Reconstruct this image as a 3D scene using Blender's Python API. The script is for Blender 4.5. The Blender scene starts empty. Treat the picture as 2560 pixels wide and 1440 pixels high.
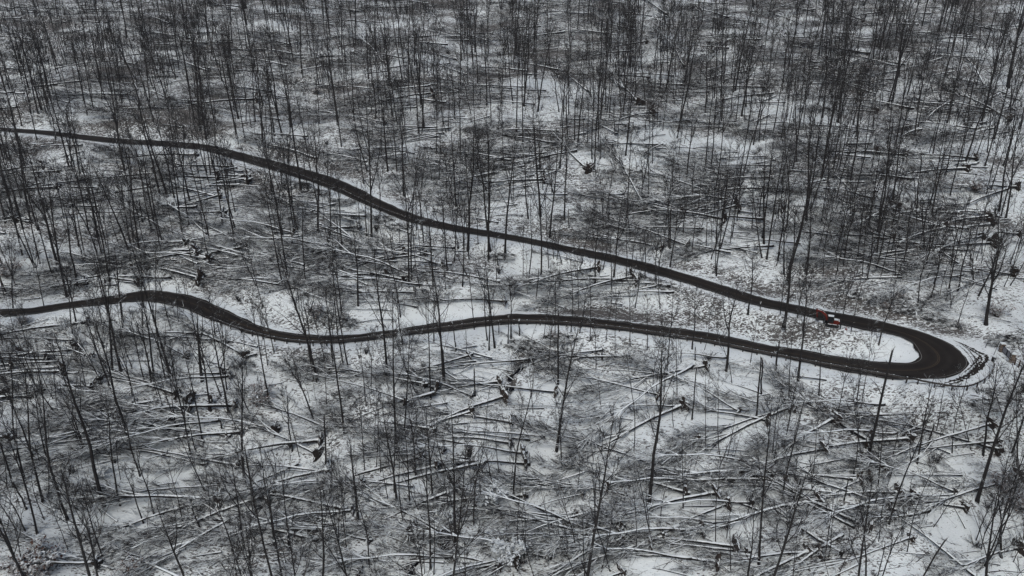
import bpy, bmesh, math, random
import numpy as np
from mathutils import Matrix, Vector, noise as mnoise

sc = bpy.context.scene
COL = sc.collection
# ------------------------------------------------------------ camera
W, H = 2560.0, 1440.0
LENS = 24.0
F = LENS / 36.0 * W
PITCH = math.radians(21.0)
CAM = np.array([0.0, 0.0, 80.0])
cd = bpy.data.cameras.new("camera")
cd.lens = LENS
cd.sensor_width = 36.0
cd.clip_start = 0.5
cd.clip_end = 6000.0
cam = bpy.data.objects.new("camera", cd)
COL.objects.link(cam)
cam.location = CAM
cam.rotation_euler = (math.pi / 2 - PITCH, 0, 0)
sc.camera = cam
# ------------------------------------------------------------ overcast sky and weak sun
SUN_EL, SUN_ROT = math.radians(52), math.radians(200)
world = bpy.data.worlds.new("World")
sc.world = world
world.use_nodes = True
wn = world.node_tree
wn.nodes.clear()
sky = wn.nodes.new("ShaderNodeTexSky")
sky.sky_type = 'NISHITA'
sky.sun_disc = False
sky.sun_elevation = SUN_EL
sky.sun_rotation = SUN_ROT
sky.air_density = 1.0
sky.dust_density = 4.0
hs = wn.nodes.new("ShaderNodeHueSaturation")
hs.inputs['Saturation'].default_value = 0.85
bg = wn.nodes.new("ShaderNodeBackground")
bg.inputs['Strength'].default_value = 0.112
wo = wn.nodes.new("ShaderNodeOutputWorld")
wn.links.new(sky.outputs[0], hs.inputs['Color'])
wn.links.new(hs.outputs[0], bg.inputs['Color'])
wn.links.new(bg.outputs[0], wo.inputs['Surface'])
sd = bpy.data.lights.new("sun", 'SUN')
sd.energy = 0.9
sd.angle = math.radians(20)
sd.color = (1.0, 0.99, 0.97)
sun = bpy.data.objects.new("sun", sd)
COL.objects.link(sun)
# direction towards the sun for the sky's own angles
sdir = Vector((math.sin(SUN_ROT) * math.cos(SUN_EL), math.cos(SUN_ROT) * math.cos(SUN_EL), math.sin(SUN_EL)))
sun.rotation_euler = sdir.to_track_quat('Z', 'Y').to_euler()
vs = sc.view_settings
vs.view_transform = 'Standard'
vs.look = 'None'
vs.exposure = 0.0
vs.gamma = 1.0
sc.cycles.max_bounces = 4
sc.cycles.diffuse_bounces = 2
sc.cycles.glossy_bounces = 2
sc.cycles.transmission_bounces = 2
sc.cycles.volume_bounces = 0
sc.cycles.caustics_reflective = False
sc.cycles.caustics_refractive = False
# ---- positions read from the photograph (pixels of enlarged tiles: origin x, origin y, zoom) ----
# standing: foot x y, upper trunk x y, trunk width ; a trailing 's' marks a snapped-off trunk
STAND = {
(0,0,4):"220 1260 70 560 16,370 1400 240 900 14,1390 850 1230 560 20,560 1400 480 1000 20,730 1430 600 760 22,950 1430 800 760 22,1240 1430 1080 560 32,1185 1430 1030 900 12,1800 1430 1690 900 16,1730 1420 1640 880 14,1540 900 1460 620 8,870 580 790 100 12,800 770 700 350 12,450 620 360 180 20,1730 730 1600 300 12,1630 740 1480 250 12,2020 1430 1950 1000 16,1020 830 920 350 12,650 560 540 180 16,2430 520 2340 100 12,1880 430 1790 60 12",
(640,0,4):"270 260 190 0 12,240 600 90 230 14,210 590 150 330 12,470 780 430 300 18,660 780 590 420 8,820 1250 690 330 28,740 900 680 450 20,1990 1180 1960 620 14,1900 1320 1780 870 10,1200 440 1160 100 14,970 330 920 0 12,1620 690 1570 330 12,1670 690 1610 350 12,1790 800 1720 430 12,2090 820 1980 450 16,1480 1180 1400 700 12,2200 1430 2050 1000 12,2150 1140 2060 760 10,640 1350 600 1000 14,170 1050 80 700 14,70 1040 0 760 12,460 1430 380 1050 18,300 1430 240 1050 22,2260 600 2240 260 10,2500 780 2490 380 12,2460 1030 2440 830 10",
(1280,0,4):"470 1120 410 620 22,270 1040 240 500 14,1600 870 1610 430 14,1140 970 1100 560 14,1080 1040 1090 650 16,1230 1000 1260 500 20,1330 1015 1300 500 14,1425 960 1440 560 14,1740 870 1760 400 16,1880 880 1890 540 10,1930 1150 1970 450 18,2190 1130 2240 540 14,2340 1070 2370 430 20,2090 1190 2100 700 22,780 1040 770 620 10,890 1160 900 600 18,510 1070 440 650 10,1660 1430 1700 860 18,1750 1430 1790 900 18,1030 1350 1000 900 16,1360 1190 1360 700 8,720 1370 700 1000 16,2060 1320 2100 960 12,1730 570 1740 80 18,1610 430 1615 100 10,1660 420 1680 0 16,745 650 745 300 10,780 720 770 400 10,580 690 580 350 10,955 620 950 330 10,1235 660 1240 300 16,590 370 580 40 12,560 370 560 80 12,810 200 820 0 14",
(1920,0,4):"510 560 580 0 26,20 610 70 120 16,160 690 200 400 14,230 750 270 400 12,740 410 790 0 12,800 290 870 0 22,890 560 940 120 12,1540 260 1600 0 26,1270 900 1320 480 22,1310 770 1350 100 22,1740 840 1830 540 14,1760 780 1830 560 26,1600 600 1690 200 14,1650 610 1760 200 14,2400 870 2500 330 40,2040 330 2080 0 18,1920 630 1980 200 22,2300 580 2390 150 16,1700 890 1780 560 14,1990 910 2080 500 18,1890 1200 1990 900 16,1410 910 1500 560 12,1470 1040 1440 700 12,1650 930 1560 560 10,1260 830 1240 580 8,1460 550 1410 300 12,1110 570 1140 280 10,490 930 560 580 14,590 900 630 560 10,2110 1430 2180 1100 22,1810 1250 1840 950 10,1855 1250 1880 950 8,350 1280 380 900 20,400 950 430 500 20,1140 1060 1150 800 10,2470 830 2530 500 10",
(0,360,4):"800 290 740 0 28,380 860 100 0 26,640 740 560 430 14,545 960 440 520 12,830 1120 650 560 14,1050 1240 780 330 22,1240 660 1210 400 18 s,1430 780 1380 540 20 s,1610 385 1550 0 14,1790 435 1730 60 18,1830 155 1790 0 18,2070 290 2040 60 12,2360 400 2300 60 12,2470 370 2430 0 14,2090 930 2020 500 10,1170 1430 1110 1200 22,2400 1430 2260 900 22,1470 1430 1300 900 16,350 1250 250 950 22,1930 1430 1800 1050 10,1750 540 1700 250 8,210 540 160 380 20,560 1030 440 700 12,1190 1010 1130 700 10,2560 1420 2350 880 14",
(640,360,4):"330 380 310 0 20,365 380 340 100 12,520 450 460 0 18,540 450 520 150 12,240 480 90 0 14,160 590 140 360 10,740 560 700 0 22,640 510 600 200 16,1110 270 1050 40 20,1080 400 1060 200 16,1240 750 1220 160 24,1110 920 1070 350 18,840 1060 780 650 16,1390 1190 1310 700 16,1480 470 1330 200 10,1550 1100 1500 600 12,1525 860 1515 580 16 s,1650 860 1680 600 12,1620 870 1560 420 12,1640 870 1640 440 12,1605 860 1590 560 14,1650 1170 1600 900 10,2125 1340 1860 860 16,2130 1150 2080 600 20,2080 1040 2030 500 18,2325 520 2230 270 14,1980 610 1920 300 14,1920 600 1900 350 12,2420 1215 2400 1110 18 s,2490 1100 2500 0 24,2220 1000 2220 600 10,420 860 350 600 12,220 920 160 650 10,1370 1430 1300 1100 20,640 1430 600 1150 18,1010 1430 960 1100 12,820 1430 720 1200 14,2540 1430 2520 950 20,2150 1430 2140 1300 12 s,1380 160 1360 0 12,1540 220 1490 0 12,1760 380 1710 0 14,2200 680 2190 480 8,1870 950 1850 600 10",
(1280,360,4):"160 740 130 400 22,280 265 270 0 16,400 500 380 60 18,415 470 400 200 10,290 800 180 300 12,310 460 290 230 8,570 840 560 640 14 s,915 880 910 350 12,700 1190 780 640 14,1185 950 1140 450 16,1300 500 1300 100 14,1360 550 1380 50 14,1330 470 1350 120 10,1605 470 1610 60 12,1800 565 1830 80 20,1860 680 1885 250 10,1710 910 1760 450 12,1580 1050 1600 650 22 s,1800 1080 1830 580 12,1940 1040 1980 500 12,2000 980 2010 600 8,2250 770 2290 230 16,2470 760 2530 200 16,2100 800 2110 450 12,2030 710 2020 400 10,2400 840 2430 300 10,1330 1340 1330 850 16,1350 1360 1360 960 14,1430 1390 1460 900 24,1000 1430 1040 980 16,830 1400 850 1000 26,770 1430 770 1100 16,600 1430 600 850 12,520 1290 420 860 14,1140 1370 1150 980 10,1580 1230 1620 950 16,2400 1430 2450 900 22,2440 1430 2480 900 14,2500 1140 2450 900 18,2030 1280 2040 1150 12,370 1310 360 1090 12,130 1430 130 1150 12,250 1430 260 1250 14 s,415 1270 400 850 12,2180 1010 2190 870 10",
(1920,360,4):"100 745 140 370 18,590 680 620 300 16,720 700 750 400 10,1490 640 1540 60 16,1770 325 1840 0 14,2070 160 2120 0 16,2165 230 2240 0 18,2230 460 2310 150 12,1790 650 1560 150 12,245 1190 290 650 16,370 1280 430 880 18,160 1300 150 950 20,755 1210 800 900 20,990 1360 1060 900 26,1080 1150 1150 800 30,1270 1360 1280 900 18,890 1160 930 830 14,940 1320 980 1000 10,1660 1400 1740 1000 22,1830 1210 1930 650 18,1900 1430 2010 1030 34,2060 1390 1980 850 20,2150 1430 2260 1080 34,1560 1150 1560 950 26,1350 1240 1400 950 16,2260 740 2280 650 22 s,2040 1310 2000 900 14,1030 700 1080 530 10,1270 740 1310 560 12,820 760 840 400 10,600 500 600 200 14,230 1430 220 1150 24,380 1430 420 1100 14,1490 870 1480 640 14,2300 1100 2320 640 22,2230 1300 2300 1000 18,1120 1350 1160 1050 10,550 1330 570 1000 10,700 1270 700 1000 8,50 860 90 550 10",
(0,720,4):"730 500 670 80 20,780 430 700 100 24,1075 370 1040 100 12,1230 385 1180 0 26,1430 360 1410 100 14,1710 410 1600 60 16,1550 330 1520 120 12,2150 460 2100 0 20,2240 720 2160 280 14,350 970 240 620 18,530 1110 420 780 12,740 1130 510 600 20,1450 950 1270 300 18,1520 990 1390 250 24,1570 1070 1510 820 10,2110 1230 2030 780 22,2025 930 1940 200 34,1670 800 1600 620 14,2500 1270 2340 800 16,1750 1330 1580 830 14,1290 1430 1100 780 24,240 1430 60 1000 22,1020 970 880 680 14,880 1100 820 800 10,320 770 270 560 10,760 1430 710 1300 18 s,570 1270 370 950 14,2380 1430 2330 1160 16,1920 1430 1900 1370 14 s,2220 1400 2180 1260 22 s,1380 1430 1280 1150 16,20 800 20 740 12 s,2210 1080 2060 700 14,1830 1290 1780 1000 10,130 200 110 0 16,440 180 400 0 12,1310 920 1250 800 10",
(640,720,4):"180 640 90 180 20,550 650 480 100 20,770 755 690 0 24,700 770 590 340 12,855 250 830 0 18,1470 570 1380 0 26,1450 560 1350 0 16,1780 530 1770 0 26,1750 1115 1710 0 18,1890 930 1840 50 16,2000 620 1960 350 18 s,340 1430 260 880 32,590 1360 320 640 26,400 1430 370 1050 12,1000 1430 960 750 24,680 1430 670 1270 26 s,2190 1080 2190 790 22 s,2190 1430 2190 1090 18,1530 1430 1450 1030 20,1640 1430 1260 800 20,1420 1430 1200 900 18,930 1430 890 1160 16,1560 1430 1540 800 14,1620 1100 1540 820 12,2330 620 2330 0 18,2550 500 2540 0 28,2520 570 2520 290 16 s,1040 1430 1050 1200 18,715 1290 700 900 8,1150 1060 1150 900 10,1330 1040 1310 800 8,65 190 20 0 14,2430 450 2420 340 12 s",
(1280,720,4):"460 960 475 250 26 s,590 440 590 80 14,675 450 760 0 22,840 820 840 330 14,940 520 980 60 12,1180 590 1200 330 12,1350 620 1380 100 14,1800 610 1835 240 20,2140 830 2260 30 40,2110 820 2170 400 22 s,1830 720 1840 580 16 s,1800 1310 1850 800 18 s,2440 1300 2500 710 24 s,900 710 910 610 20 s,1030 670 1040 520 8,2200 960 2190 760 10,1410 1000 1410 880 8,1445 1080 1450 910 10,1650 1070 1650 930 12,490 1430 500 900 18,75 470 75 320 20 s,320 490 330 180 10,430 460 435 250 10,2360 250 2390 0 26,2480 350 2490 150 16 s,1690 740 1690 640 12 s,1230 200 1260 30 12,1430 80 1440 0 14,1000 80 1000 0 14,1925 620 1950 480 8,1480 210 1490 70 10,210 1250 210 1050 8,780 530 800 220 12,360 830 360 740 10",
(1900,680,3.879):"235 520 300 0 34,345 570 460 0 22,190 530 200 330 14,10 490 60 150 16,650 690 700 480 12,760 650 800 430 12,860 690 930 480 14,1140 745 1200 500 18,150 950 200 650 24 s,370 1050 420 640 28,570 1200 600 780 14,930 1290 1010 780 14,980 1300 1020 1050 8,1660 240 1720 0 16,1920 190 1970 0 30,2120 230 2230 0 30,2190 510 2280 0 36,2200 370 2240 200 24,1300 70 1310 0 16,1040 80 1050 0 18,1740 260 1790 100 8,1850 320 1880 100 8,2080 100 2060 0 16,10 1180 20 830 22 s,1910 530 1960 300 10,420 550 440 300 20,285 1280 290 900 12,490 1300 490 1170 10 s,1930 1430 1990 1200 10",
(1920,960,4):"1010 690 1250 -400 34 s,1490 790 1700 0 26,2150 710 2330 -190 24,1100 1030 1160 400 16,150 640 220 380 18,680 380 830 -280 14,760 1165 815 940 18 s,1250 730 1295 470 12 s,1600 630 1670 380 22 s,1840 690 1890 330 12,2030 660 1930 310 12,2440 690 2560 350 26,40 740 60 430 10,60 790 110 330 8,455 890 480 480 10,935 800 920 480 10,850 930 850 650 12,2490 800 2500 400 14,1980 1680 2120 900 24,1690 1430 1700 1080 8",
(1920,1080,4):"985 1430 1000 1040 22,1390 1210 1440 960 14,1560 1430 1780 1060 24 s,2220 1430 2400 500 36,2330 1250 2390 500 30,1100 1430 1170 1130 10 s,620 1430 610 1040 8,240 1430 270 1030 18,1220 1220 1240 1130 12 s",
(1600,1080,4):"430 760 450 150 14,800 260 790 30 12,650 180 670 0 10,1320 270 1340 0 10,1345 300 1390 0 10,135 1140 40 700 14,1090 1430 1200 790 28,755 1100 755 920 8",
(1100,1080,4):"340 930 345 0 22,560 620 410 90 16,590 410 600 0 10,710 580 750 60 12,1215 370 1220 0 18,1380 1280 1230 450 16,1125 1250 1070 850 12,1350 1430 1160 900 12,1700 1390 1480 640 16,1960 1230 1960 560 12,2135 1140 1960 600 14,1475 1430 1415 1250 22 s,80 790 80 610 24 s,420 450 420 310 20 s,785 1300 760 950 8,935 1430 890 1240 12,1940 200 1945 10 10,900 340 900 260 8 s",
(600,1080,4):"525 190 500 0 24,990 1090 860 500 14,1180 880 1090 0 34,1250 400 1210 0 16,1665 250 1600 0 12,1760 460 1715 0 22,1630 880 1510 100 18,1295 1360 1235 450 22,1905 1370 1880 100 26,1060 900 960 230 12,1405 400 1410 80 8,780 1430 720 480 34,420 1430 230 330 22,320 1430 20 100 34,1050 1430 800 600 22,1100 1430 870 950 24,490 1200 470 1020 20 s,1860 940 1560 330 14,500 1200 500 600 8,440 510 440 460 16 s,110 1430 50 830 16,1940 1420 1935 1080 14",
(0,1080,4):"330 260 250 0 26,860 190 780 0 18,470 265 440 120 14,1400 440 1260 0 26,1540 820 1340 200 24,1435 910 1240 380 20,255 990 0 480 20,190 1030 0 680 20,910 1030 780 750 14,2070 660 1860 0 20,2000 970 1925 740 22 s,265 770 130 480 24 s,1830 910 1730 420 12,1840 1430 1740 1130 30,2300 1430 2400 1100 18,2400 1430 2140 550 22,2510 1430 2380 860 16,2560 830 2390 0 26,925 1140 890 1090 20 s,440 1290 415 1200 12 s,2110 860 2070 560 8",
}
# fallen: root end x y, tip x y, trunk width
FALL = {
(0,0,4):"1720 1030 1260 990 14,1780 1300 1060 1200 14,2440 90 2060 60 14,1720 490 1260 480 8,2560 1010 1800 1080 20,1640 1290 1230 1230 12",
(640,0,4):"1510 85 1060 125 14,1800 175 1580 200 14,600 545 230 600 12,640 690 230 800 14,1320 740 780 800 10,1480 635 1060 600 12,1490 680 1000 745 10,1930 660 1600 740 16,1900 490 1280 490 10,2000 620 1560 530 14,1130 915 760 910 12,1270 640 960 380 12,2010 930 1660 840 18,2300 860 1900 830 8,2560 800 2250 880 18,2470 940 2200 960 12,2320 1075 1950 1080 10,1350 1015 850 1060 10,1290 1260 640 1240 12,250 1390 0 1390 10,1240 1400 1000 1330 12,140 960 0 975 14,1870 300 1700 90 8",
(1280,0,4):"1540 160 1290 10 16,2150 190 1730 60 14,2240 130 2010 160 14,1480 290 1150 300 12,700 170 260 130 8,640 465 350 500 8,1340 440 760 560 12,2150 490 1640 490 12,1960 520 1600 505 8,750 920 380 660 12,1270 1050 920 650 18,1360 800 380 770 12,1600 770 1100 770 10,2560 830 2120 820 16,2440 1240 2060 1170 10,1390 1145 900 1250 16,1760 1240 1100 1350 12,1040 1350 720 1230 14,1520 1360 1340 1410 12,1850 1360 1660 1430 14,2560 1170 2300 1330 14,1710 700 1390 330 14,2540 900 1900 910 16",
(1920,0,4):"320 270 0 170 14,370 395 0 410 14,940 215 340 140 12,1120 155 680 220 14,1530 180 1400 160 10,1850 440 1540 430 18,1000 550 440 500 18,490 650 0 620 14,1290 665 1040 640 10,900 870 440 800 16,1200 950 700 850 8,1060 960 560 840 14,150 935 0 940 14,900 1000 430 970 10,1050 1085 700 1040 14,1070 1130 540 1120 14,2060 380 1930 300 12,2400 1220 1480 720 18,2460 1110 2200 920 12,1800 1280 1590 1195 14,1650 1310 1280 1210 14,1480 1260 1200 1340 14,2160 1240 1560 1430 14,880 800 760 720 10,2150 850 1940 570 14,980 865 920 830 12,2480 480 2150 440 14",
(0,360,4):"530 20 110 75 16,1220 290 700 270 10,1190 295 930 325 12,1540 320 930 410 22,1660 215 1500 210 18,2560 440 2240 440 22,1160 520 880 480 10,2060 900 1680 650 14,2030 890 1760 680 10,1640 860 760 330 14,1440 770 1080 900 14,1480 790 980 850 16,1140 630 840 670 10,2080 640 1740 680 12,2140 750 1990 650 8,2400 910 1640 1030 18,2040 990 1700 1040 14,2560 845 2150 850 14,1260 1080 820 950 12,1680 1080 1440 1080 10,450 1030 200 940 14,2040 1180 1480 1140 10,1400 1250 1000 1300 14,1130 790 860 790 14,2500 260 2200 170 12",
(640,360,4):"1480 120 860 250 14,980 285 790 300 18,470 530 0 590 14,640 725 430 630 16,620 795 390 680 10,440 715 0 700 12,980 870 580 905 16,900 710 620 650 10,1570 935 1120 760 14,1030 980 560 990 12,450 1010 290 970 18,1760 1150 1280 1020 14,1400 1165 960 1110 14,1220 1220 900 1180 16,1140 1280 900 1150 14,2330 1260 1960 1240 14,1760 1200 1320 1255 14,1830 905 1540 960 12,350 1200 0 1190 12,1220 1040 830 1070 12,2310 1430 1760 1370 14,600 830 0 860 12,1900 1200 1760 1100 10,700 1190 340 1300 10,1080 1100 820 1090 10,2560 600 2480 590 18,2340 510 2060 240 12,1900 230 1540 220 8",
(1280,360,4):"760 290 450 30 20,450 435 0 385 10,530 520 0 555 14,710 500 500 550 8,1100 510 640 570 14,1300 450 940 435 12,1040 715 560 740 14,1860 535 1310 620 16,1970 500 1400 340 14,1920 380 1580 355 16,2240 210 2050 215 14,2210 300 2090 250 12,1540 90 1380 110 16,1310 620 1020 150 16,2260 690 1960 180 14,2560 460 2250 410 12,1880 905 1100 910 14,2350 895 1950 890 12,1220 790 740 890 16,680 1185 300 1110 18,400 1205 40 1150 10,2350 1040 1740 1170 16,2440 970 2100 1010 12,620 1430 200 1410 14,1940 1040 1680 880 10,2320 930 2050 800 10,1780 740 1610 760 10,2560 640 2300 700 14,2520 360 2200 260 12",
(1920,360,4):"970 140 700 185 12,1970 260 1240 340 20,1850 565 1460 480 20,1930 360 1720 410 8,480 640 0 655 16,290 395 0 490 16,2150 105 1830 105 8,1110 100 780 75 14,1690 140 1460 90 16,1640 660 1300 550 12,970 650 470 190 14,1070 485 440 490 10,1400 800 690 790 14,370 795 80 795 14,720 950 0 900 14,870 1000 500 970 12,1040 1010 890 990 16,1880 1200 1390 920 16,1890 1150 1560 960 10,2230 1310 1620 1220 18,2160 1430 1560 1300 16,2220 810 1700 920 16,1850 680 1570 820 12,1090 520 850 600 10,470 600 180 330 12,730 1190 460 1140 10,940 1250 740 1240 8,790 340 260 285 12,1270 1050 1080 1010 10,1060 880 840 960 10",
(0,720,4):"1150 380 640 480 12,600 440 400 550 10,860 745 320 560 16,860 820 330 870 12,830 795 250 830 10,1240 820 500 1020 16,1650 510 1200 460 10,1960 540 1740 545 20,2200 780 1760 690 12,2240 865 1480 940 18,1480 735 930 740 12,1790 1020 1520 1070 14,2060 1080 1380 1170 10,1000 1170 530 1185 12,630 1260 440 1250 14,1120 1340 470 1440 18,1850 1255 1370 1250 10,1640 1270 1200 1290 12,2560 600 2050 490 12,1660 270 1400 265 14,1620 330 1440 330 12,1880 720 1250 510 14,2090 700 1860 705 10,1290 600 880 640 10,1020 1190 760 1280 14,200 1330 0 1200 14,1020 960 720 500 14",
(640,720,4):"1340 235 930 210 16,1340 190 1060 275 12,1690 125 1010 165 12,1840 75 1420 110 12,1690 30 1300 60 14,1150 590 780 680 14,860 700 640 710 12,2180 600 1590 710 16,1280 750 1340 640 16,2000 950 1350 560 14,1690 1040 680 890 20,2150 1090 1400 910 14,2050 1090 1360 960 14,2190 1030 1800 960 10,1560 1340 1030 1090 16,1500 1240 560 970 14,440 940 0 870 16,250 960 120 990 14,2370 1355 1780 1370 18,1780 1370 1620 1290 16,1910 1210 1600 1245 10,2350 1180 1880 1270 14,760 1430 330 1160 16,2370 900 2220 1030 8,2560 850 2060 770 12,2560 920 2240 700 14,2350 1060 2000 1000 8,1680 600 1520 540 18,2240 590 1800 560 14,2560 740 1950 700 12",
(1280,720,4):"650 80 210 0 18,650 75 290 50 10,1220 85 870 120 16,1010 165 790 165 16,1860 180 1600 20 18,1880 320 1620 110 12,1150 690 480 740 26,1150 700 0 755 10,1270 840 740 740 16,1140 920 740 850 14,2110 735 1300 770 18,1610 945 1270 790 24,1660 660 1370 520 16,1480 595 1250 600 14,1480 900 600 850 12,1450 1110 570 930 20,2250 1260 1440 900 16,2540 1340 1820 1240 20,2560 1070 2080 1180 16,1190 1330 720 1270 12,500 1215 0 1180 16,400 630 0 440 18,280 600 0 510 16,590 1150 180 1200 14,2460 1050 1950 880 14,490 1415 100 1420 18,1440 1340 960 1340 10,430 430 150 450 10,2460 730 2100 640 14,1140 610 860 480 10,1310 940 1020 1180 8,820 1000 480 620 12",
(1900,680,3.879):"2270 190 1640 20 14",
(1920,960,4):"1000 590 230 170 34,1410 320 760 400 26,1790 700 1100 430 20,2040 700 1700 790 26,1060 420 200 0 12,760 610 540 520 14,1640 400 1200 600 14,880 970 0 940 24,1290 1100 300 1080 26,1840 1110 870 840 18,1890 940 860 930 12,1960 1250 1240 1190 22,1960 1430 1690 950 20,1640 830 1050 680 10,570 140 290 180 18,140 70 0 110 14,2560 820 2370 830 14,2560 915 2440 920 16,1580 1290 1070 1430 24,1000 1440 0 1030 36,830 1430 0 1060 24,2370 1220 1850 900 16,2500 880 1200 870 10,1760 280 1640 290 8",
(1920,1080,4):"2020 1440 1170 830 34,2290 1340 1800 1280 14,690 1330 0 1430 20,720 1220 0 820 24,2100 1190 1690 1260 12,1620 950 1260 1020 14,2110 1110 2020 1020 16,870 990 640 1100 14,290 790 0 800 20",
(1600,1080,4):"580 90 0 540 20,240 240 0 200 16,340 355 0 380 10,1090 265 480 220 14,1700 330 1200 230 10,850 875 350 880 16,880 830 80 1230 18,860 730 0 1150 28,1060 1205 0 1140 18,820 1150 490 1030 26,300 1300 0 1420 22,1270 1330 900 1430 26,1980 1330 1080 1430 18,400 960 0 820 16,250 1020 0 900 16,880 1420 590 1200 12,720 745 0 770 14,480 1270 30 1230 14,960 1390 120 1220 14",
(1100,1080,4):"1140 10 600 210 22,1660 580 960 610 24,1370 1000 700 990 12,1590 1130 860 1130 14,1210 1235 980 1290 12,1420 440 700 700 12,1420 660 560 880 14,440 555 0 575 14,350 590 0 680 12,360 840 0 900 12,1740 30 1400 110 18,2340 355 1650 480 12,1770 1430 1230 1110 14,2100 1150 1340 1230 20,1330 840 1000 890 12,1060 460 640 220 12,430 1130 270 1420 10,2240 240 1460 90 20,1770 590 1360 700 10,1280 790 560 870 12,280 540 0 480 14",
(600,1080,4):"260 90 0 95 14,420 145 0 320 14,2040 200 1240 10 16,2250 275 1740 235 16,2200 335 1600 350 16,2020 1030 1180 540 28,2010 1010 1430 670 20,1300 640 1000 430 14,1200 740 850 840 14,1500 1040 980 1100 18,2060 1215 1480 1430 22,1200 1420 330 1110 16,1840 940 1230 1000 14,2040 790 1350 930 12,2340 590 1620 760 14,700 990 330 780 18,1460 1310 780 1220 14,1640 1235 1480 1280 14,1390 810 1040 1110 10",
(0,1080,4):"1120 290 600 450 22,700 135 300 150 16,1080 215 800 330 14,540 800 20 540 20,770 750 200 570 18,890 920 250 970 22,1010 1020 150 1100 14,620 1160 350 1210 20,340 1240 0 1080 18,1180 1190 320 1310 18,1560 1270 950 1310 18,1520 1300 1100 1410 22,1740 530 1020 650 14,1750 540 1400 0 14,1740 520 1270 120 12,1160 890 690 570 14,1920 760 1040 1090 18,1900 990 2200 700 18,1900 180 1520 60 16,2560 90 1800 130 24,1370 360 860 420 16,1400 630 1000 590 12,2220 950 2040 860 14,2040 1095 1760 1030 12,1790 1040 1400 1050 12,2400 820 1680 640 12,1570 820 1150 1020 12,250 200 0 270 14,2060 1300 1800 1190 10",
}
# road: far edge x y, near edge x y, from the upper left, round the hairpin, to the lower left
ROAD = [(-420,290,-420,296),(-200,303,-200,309),(0,319,0,326),(100,326,100,334),(200,337,200,346),(300,347,300,357),(400,352,400,363),(500,361,500,373),(560,373,560,386),(640,394,640,408),(740,420,740,438),(840,452,840,472),(950,504,950,523),(1040,540,1040,557),(1160,567,1160,581),(1280,587,1280,600),(1430,617,1430,632),(1530,637,1530,655),(1630,661,1630,682),(1730,690,1730,711),(1817,717,1817,740),(1900,742,1900,765),(2003,765,2003,786)]
HAIR_OUT = [(700,385),(1000,430),(1300,495),(1600,585),(1800,665),(1950,760),(2020,830),(2040,890),(1995,955),(1880,1012),(1720,1045),(1500,1056),(1300,1045),(1000,990),(700,935),(400,865)]
HAIR_IN = [(700,490),(1000,565),(1200,598),(1350,635),(1450,690),(1510,750),(1530,795),(1527,830),(1490,860),(1420,878),(1320,882),(1200,872),(1050,856),(850,830),(600,795),(400,750)]
ROAD2 = [(884,1900,858),(859,1780,832),(840,1655,816),(823,1530,801),(813,1405,788),(809,1280,785),(824,1140,801),(835,1040,816),(847,940,830),(856,840,840),(854,740,836),(842,665,821),(833,630,809),(797,530,763),(773,475,741),(755,400,727),(752,350,727),(760,275,739),(770,175,754),(785,87,767),(791,0,773),(790,-200,775),(785,-420,772)]
GUARD = [(530,803),(580,824),(640,842),(690,854),(740,861),(820,864),(940,850),(990,844),(1065,834),(1140,824),(1215,814),(1280,811),(1405,815),(1530,826),(1655,843),(1780,863),(1900,888),(2000,908),(2100,926),(2220,947),(2287,960),(2351,971),(2403,978),(2441,968),(2464,953),(2477,936),(2482,918),(2482,903)]
GUARD_UP = [(650,412),(740,442),(840,476),(950,527),(1040,560)]
STREAM = [[(1333,868),(1322,885),(1305,900),(1290,922),(1275,942),(1275,958),(1267,975)],[(1180,1104),(1166,1122),(1155,1140),(1140,1155),(1132,1168),(1118,1180),(1110,1194),(1106,1214),(1100,1238),(1090,1256),(1082,1275)],[(1125,1318),(1117,1345),(1112,1362),(1120,1380),(1128,1400)],[(1062,1326),(1052,1345),(1047,1364),(1038,1392),(1031,1425),(1020,1470)]]
BROWN = [(650,1010,3.4),(655,985,2.4),(110,1425,4),(60,1430,3),(790,790,2.6),(2215,770,2),(2490,790,3),(20,690,4),(2165,180,3.4),(2510,1225,3),(2440,480,3),(300,745,1.6),(60,810,1.8),(1385,845,1.8),(790,235,2.2),(2075,840,1.2),(1610,530,2),(2240,745,1.6),(330,1430,2.5),(2545,1270,3)]
EVERG = [(1215,1250,3.2),(1260,1390,3.6),(595,915,2.6),(1115,1300,2),(640,1000,1.8),(250,1190,1.8),(310,1330,1.6)]
PILES = [(2240,748,1.9),(2275,772,2.2),(2325,792,2.0),(2368,808,1.5),(2145,738,1.5),(2190,752,1.4),(735,464,2.4),(785,484,2.4),(850,508,2.2),(955,548,2.0),(1000,568,1.8),(1330,655,2.3),(1500,700,2.2),(1300,862,2.2),(1400,848,2.4),(1350,878,2.2),(600,905,2.0),(830,580,1.6),(1250,642,2.0),(1585,690,1.7),(1640,706,1.6),(2460,1012,2.2),(2500,990,2.4),(2230,1110,1.7),(835,792,1.9),(875,806,1.6),(2490,860,1.6),(2530,850,2.0),(250,372,2.2),(300,378,2.4),(2050,846,1.3),(1720,640,1.8)]
# ------------------------------------------------------------ pixel <-> world, terrain
rng = random.Random(7)
nr = np.random.RandomState(11)
cP, sP = math.cos(PITCH), math.sin(PITCH)

def ray(px, py):
    u, v = (px - W / 2) / F, (py - H / 2) / F
    return np.array([u, cP - v * sP, -sP - v * cP])

def project(x, y, z):
    dx, dy, dz = x - CAM[0], y - CAM[1], z - CAM[2]
    D = dy * cP - dz * sP
    V = -dy * sP - dz * cP
    return W / 2 + F * dx / D, H / 2 + F * V / D, F / D

_ks = [(nr.uniform(0, 2 * math.pi), nr.uniform(0, 6.28), lam, a) for lam, a in
       [(70, 1.1), (48, .7), (31, .5), (23, .34), (17, .24), (13, .17), (9, .10), (7, .08), (5.3, .06), (4.1, .045)]]

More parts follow.
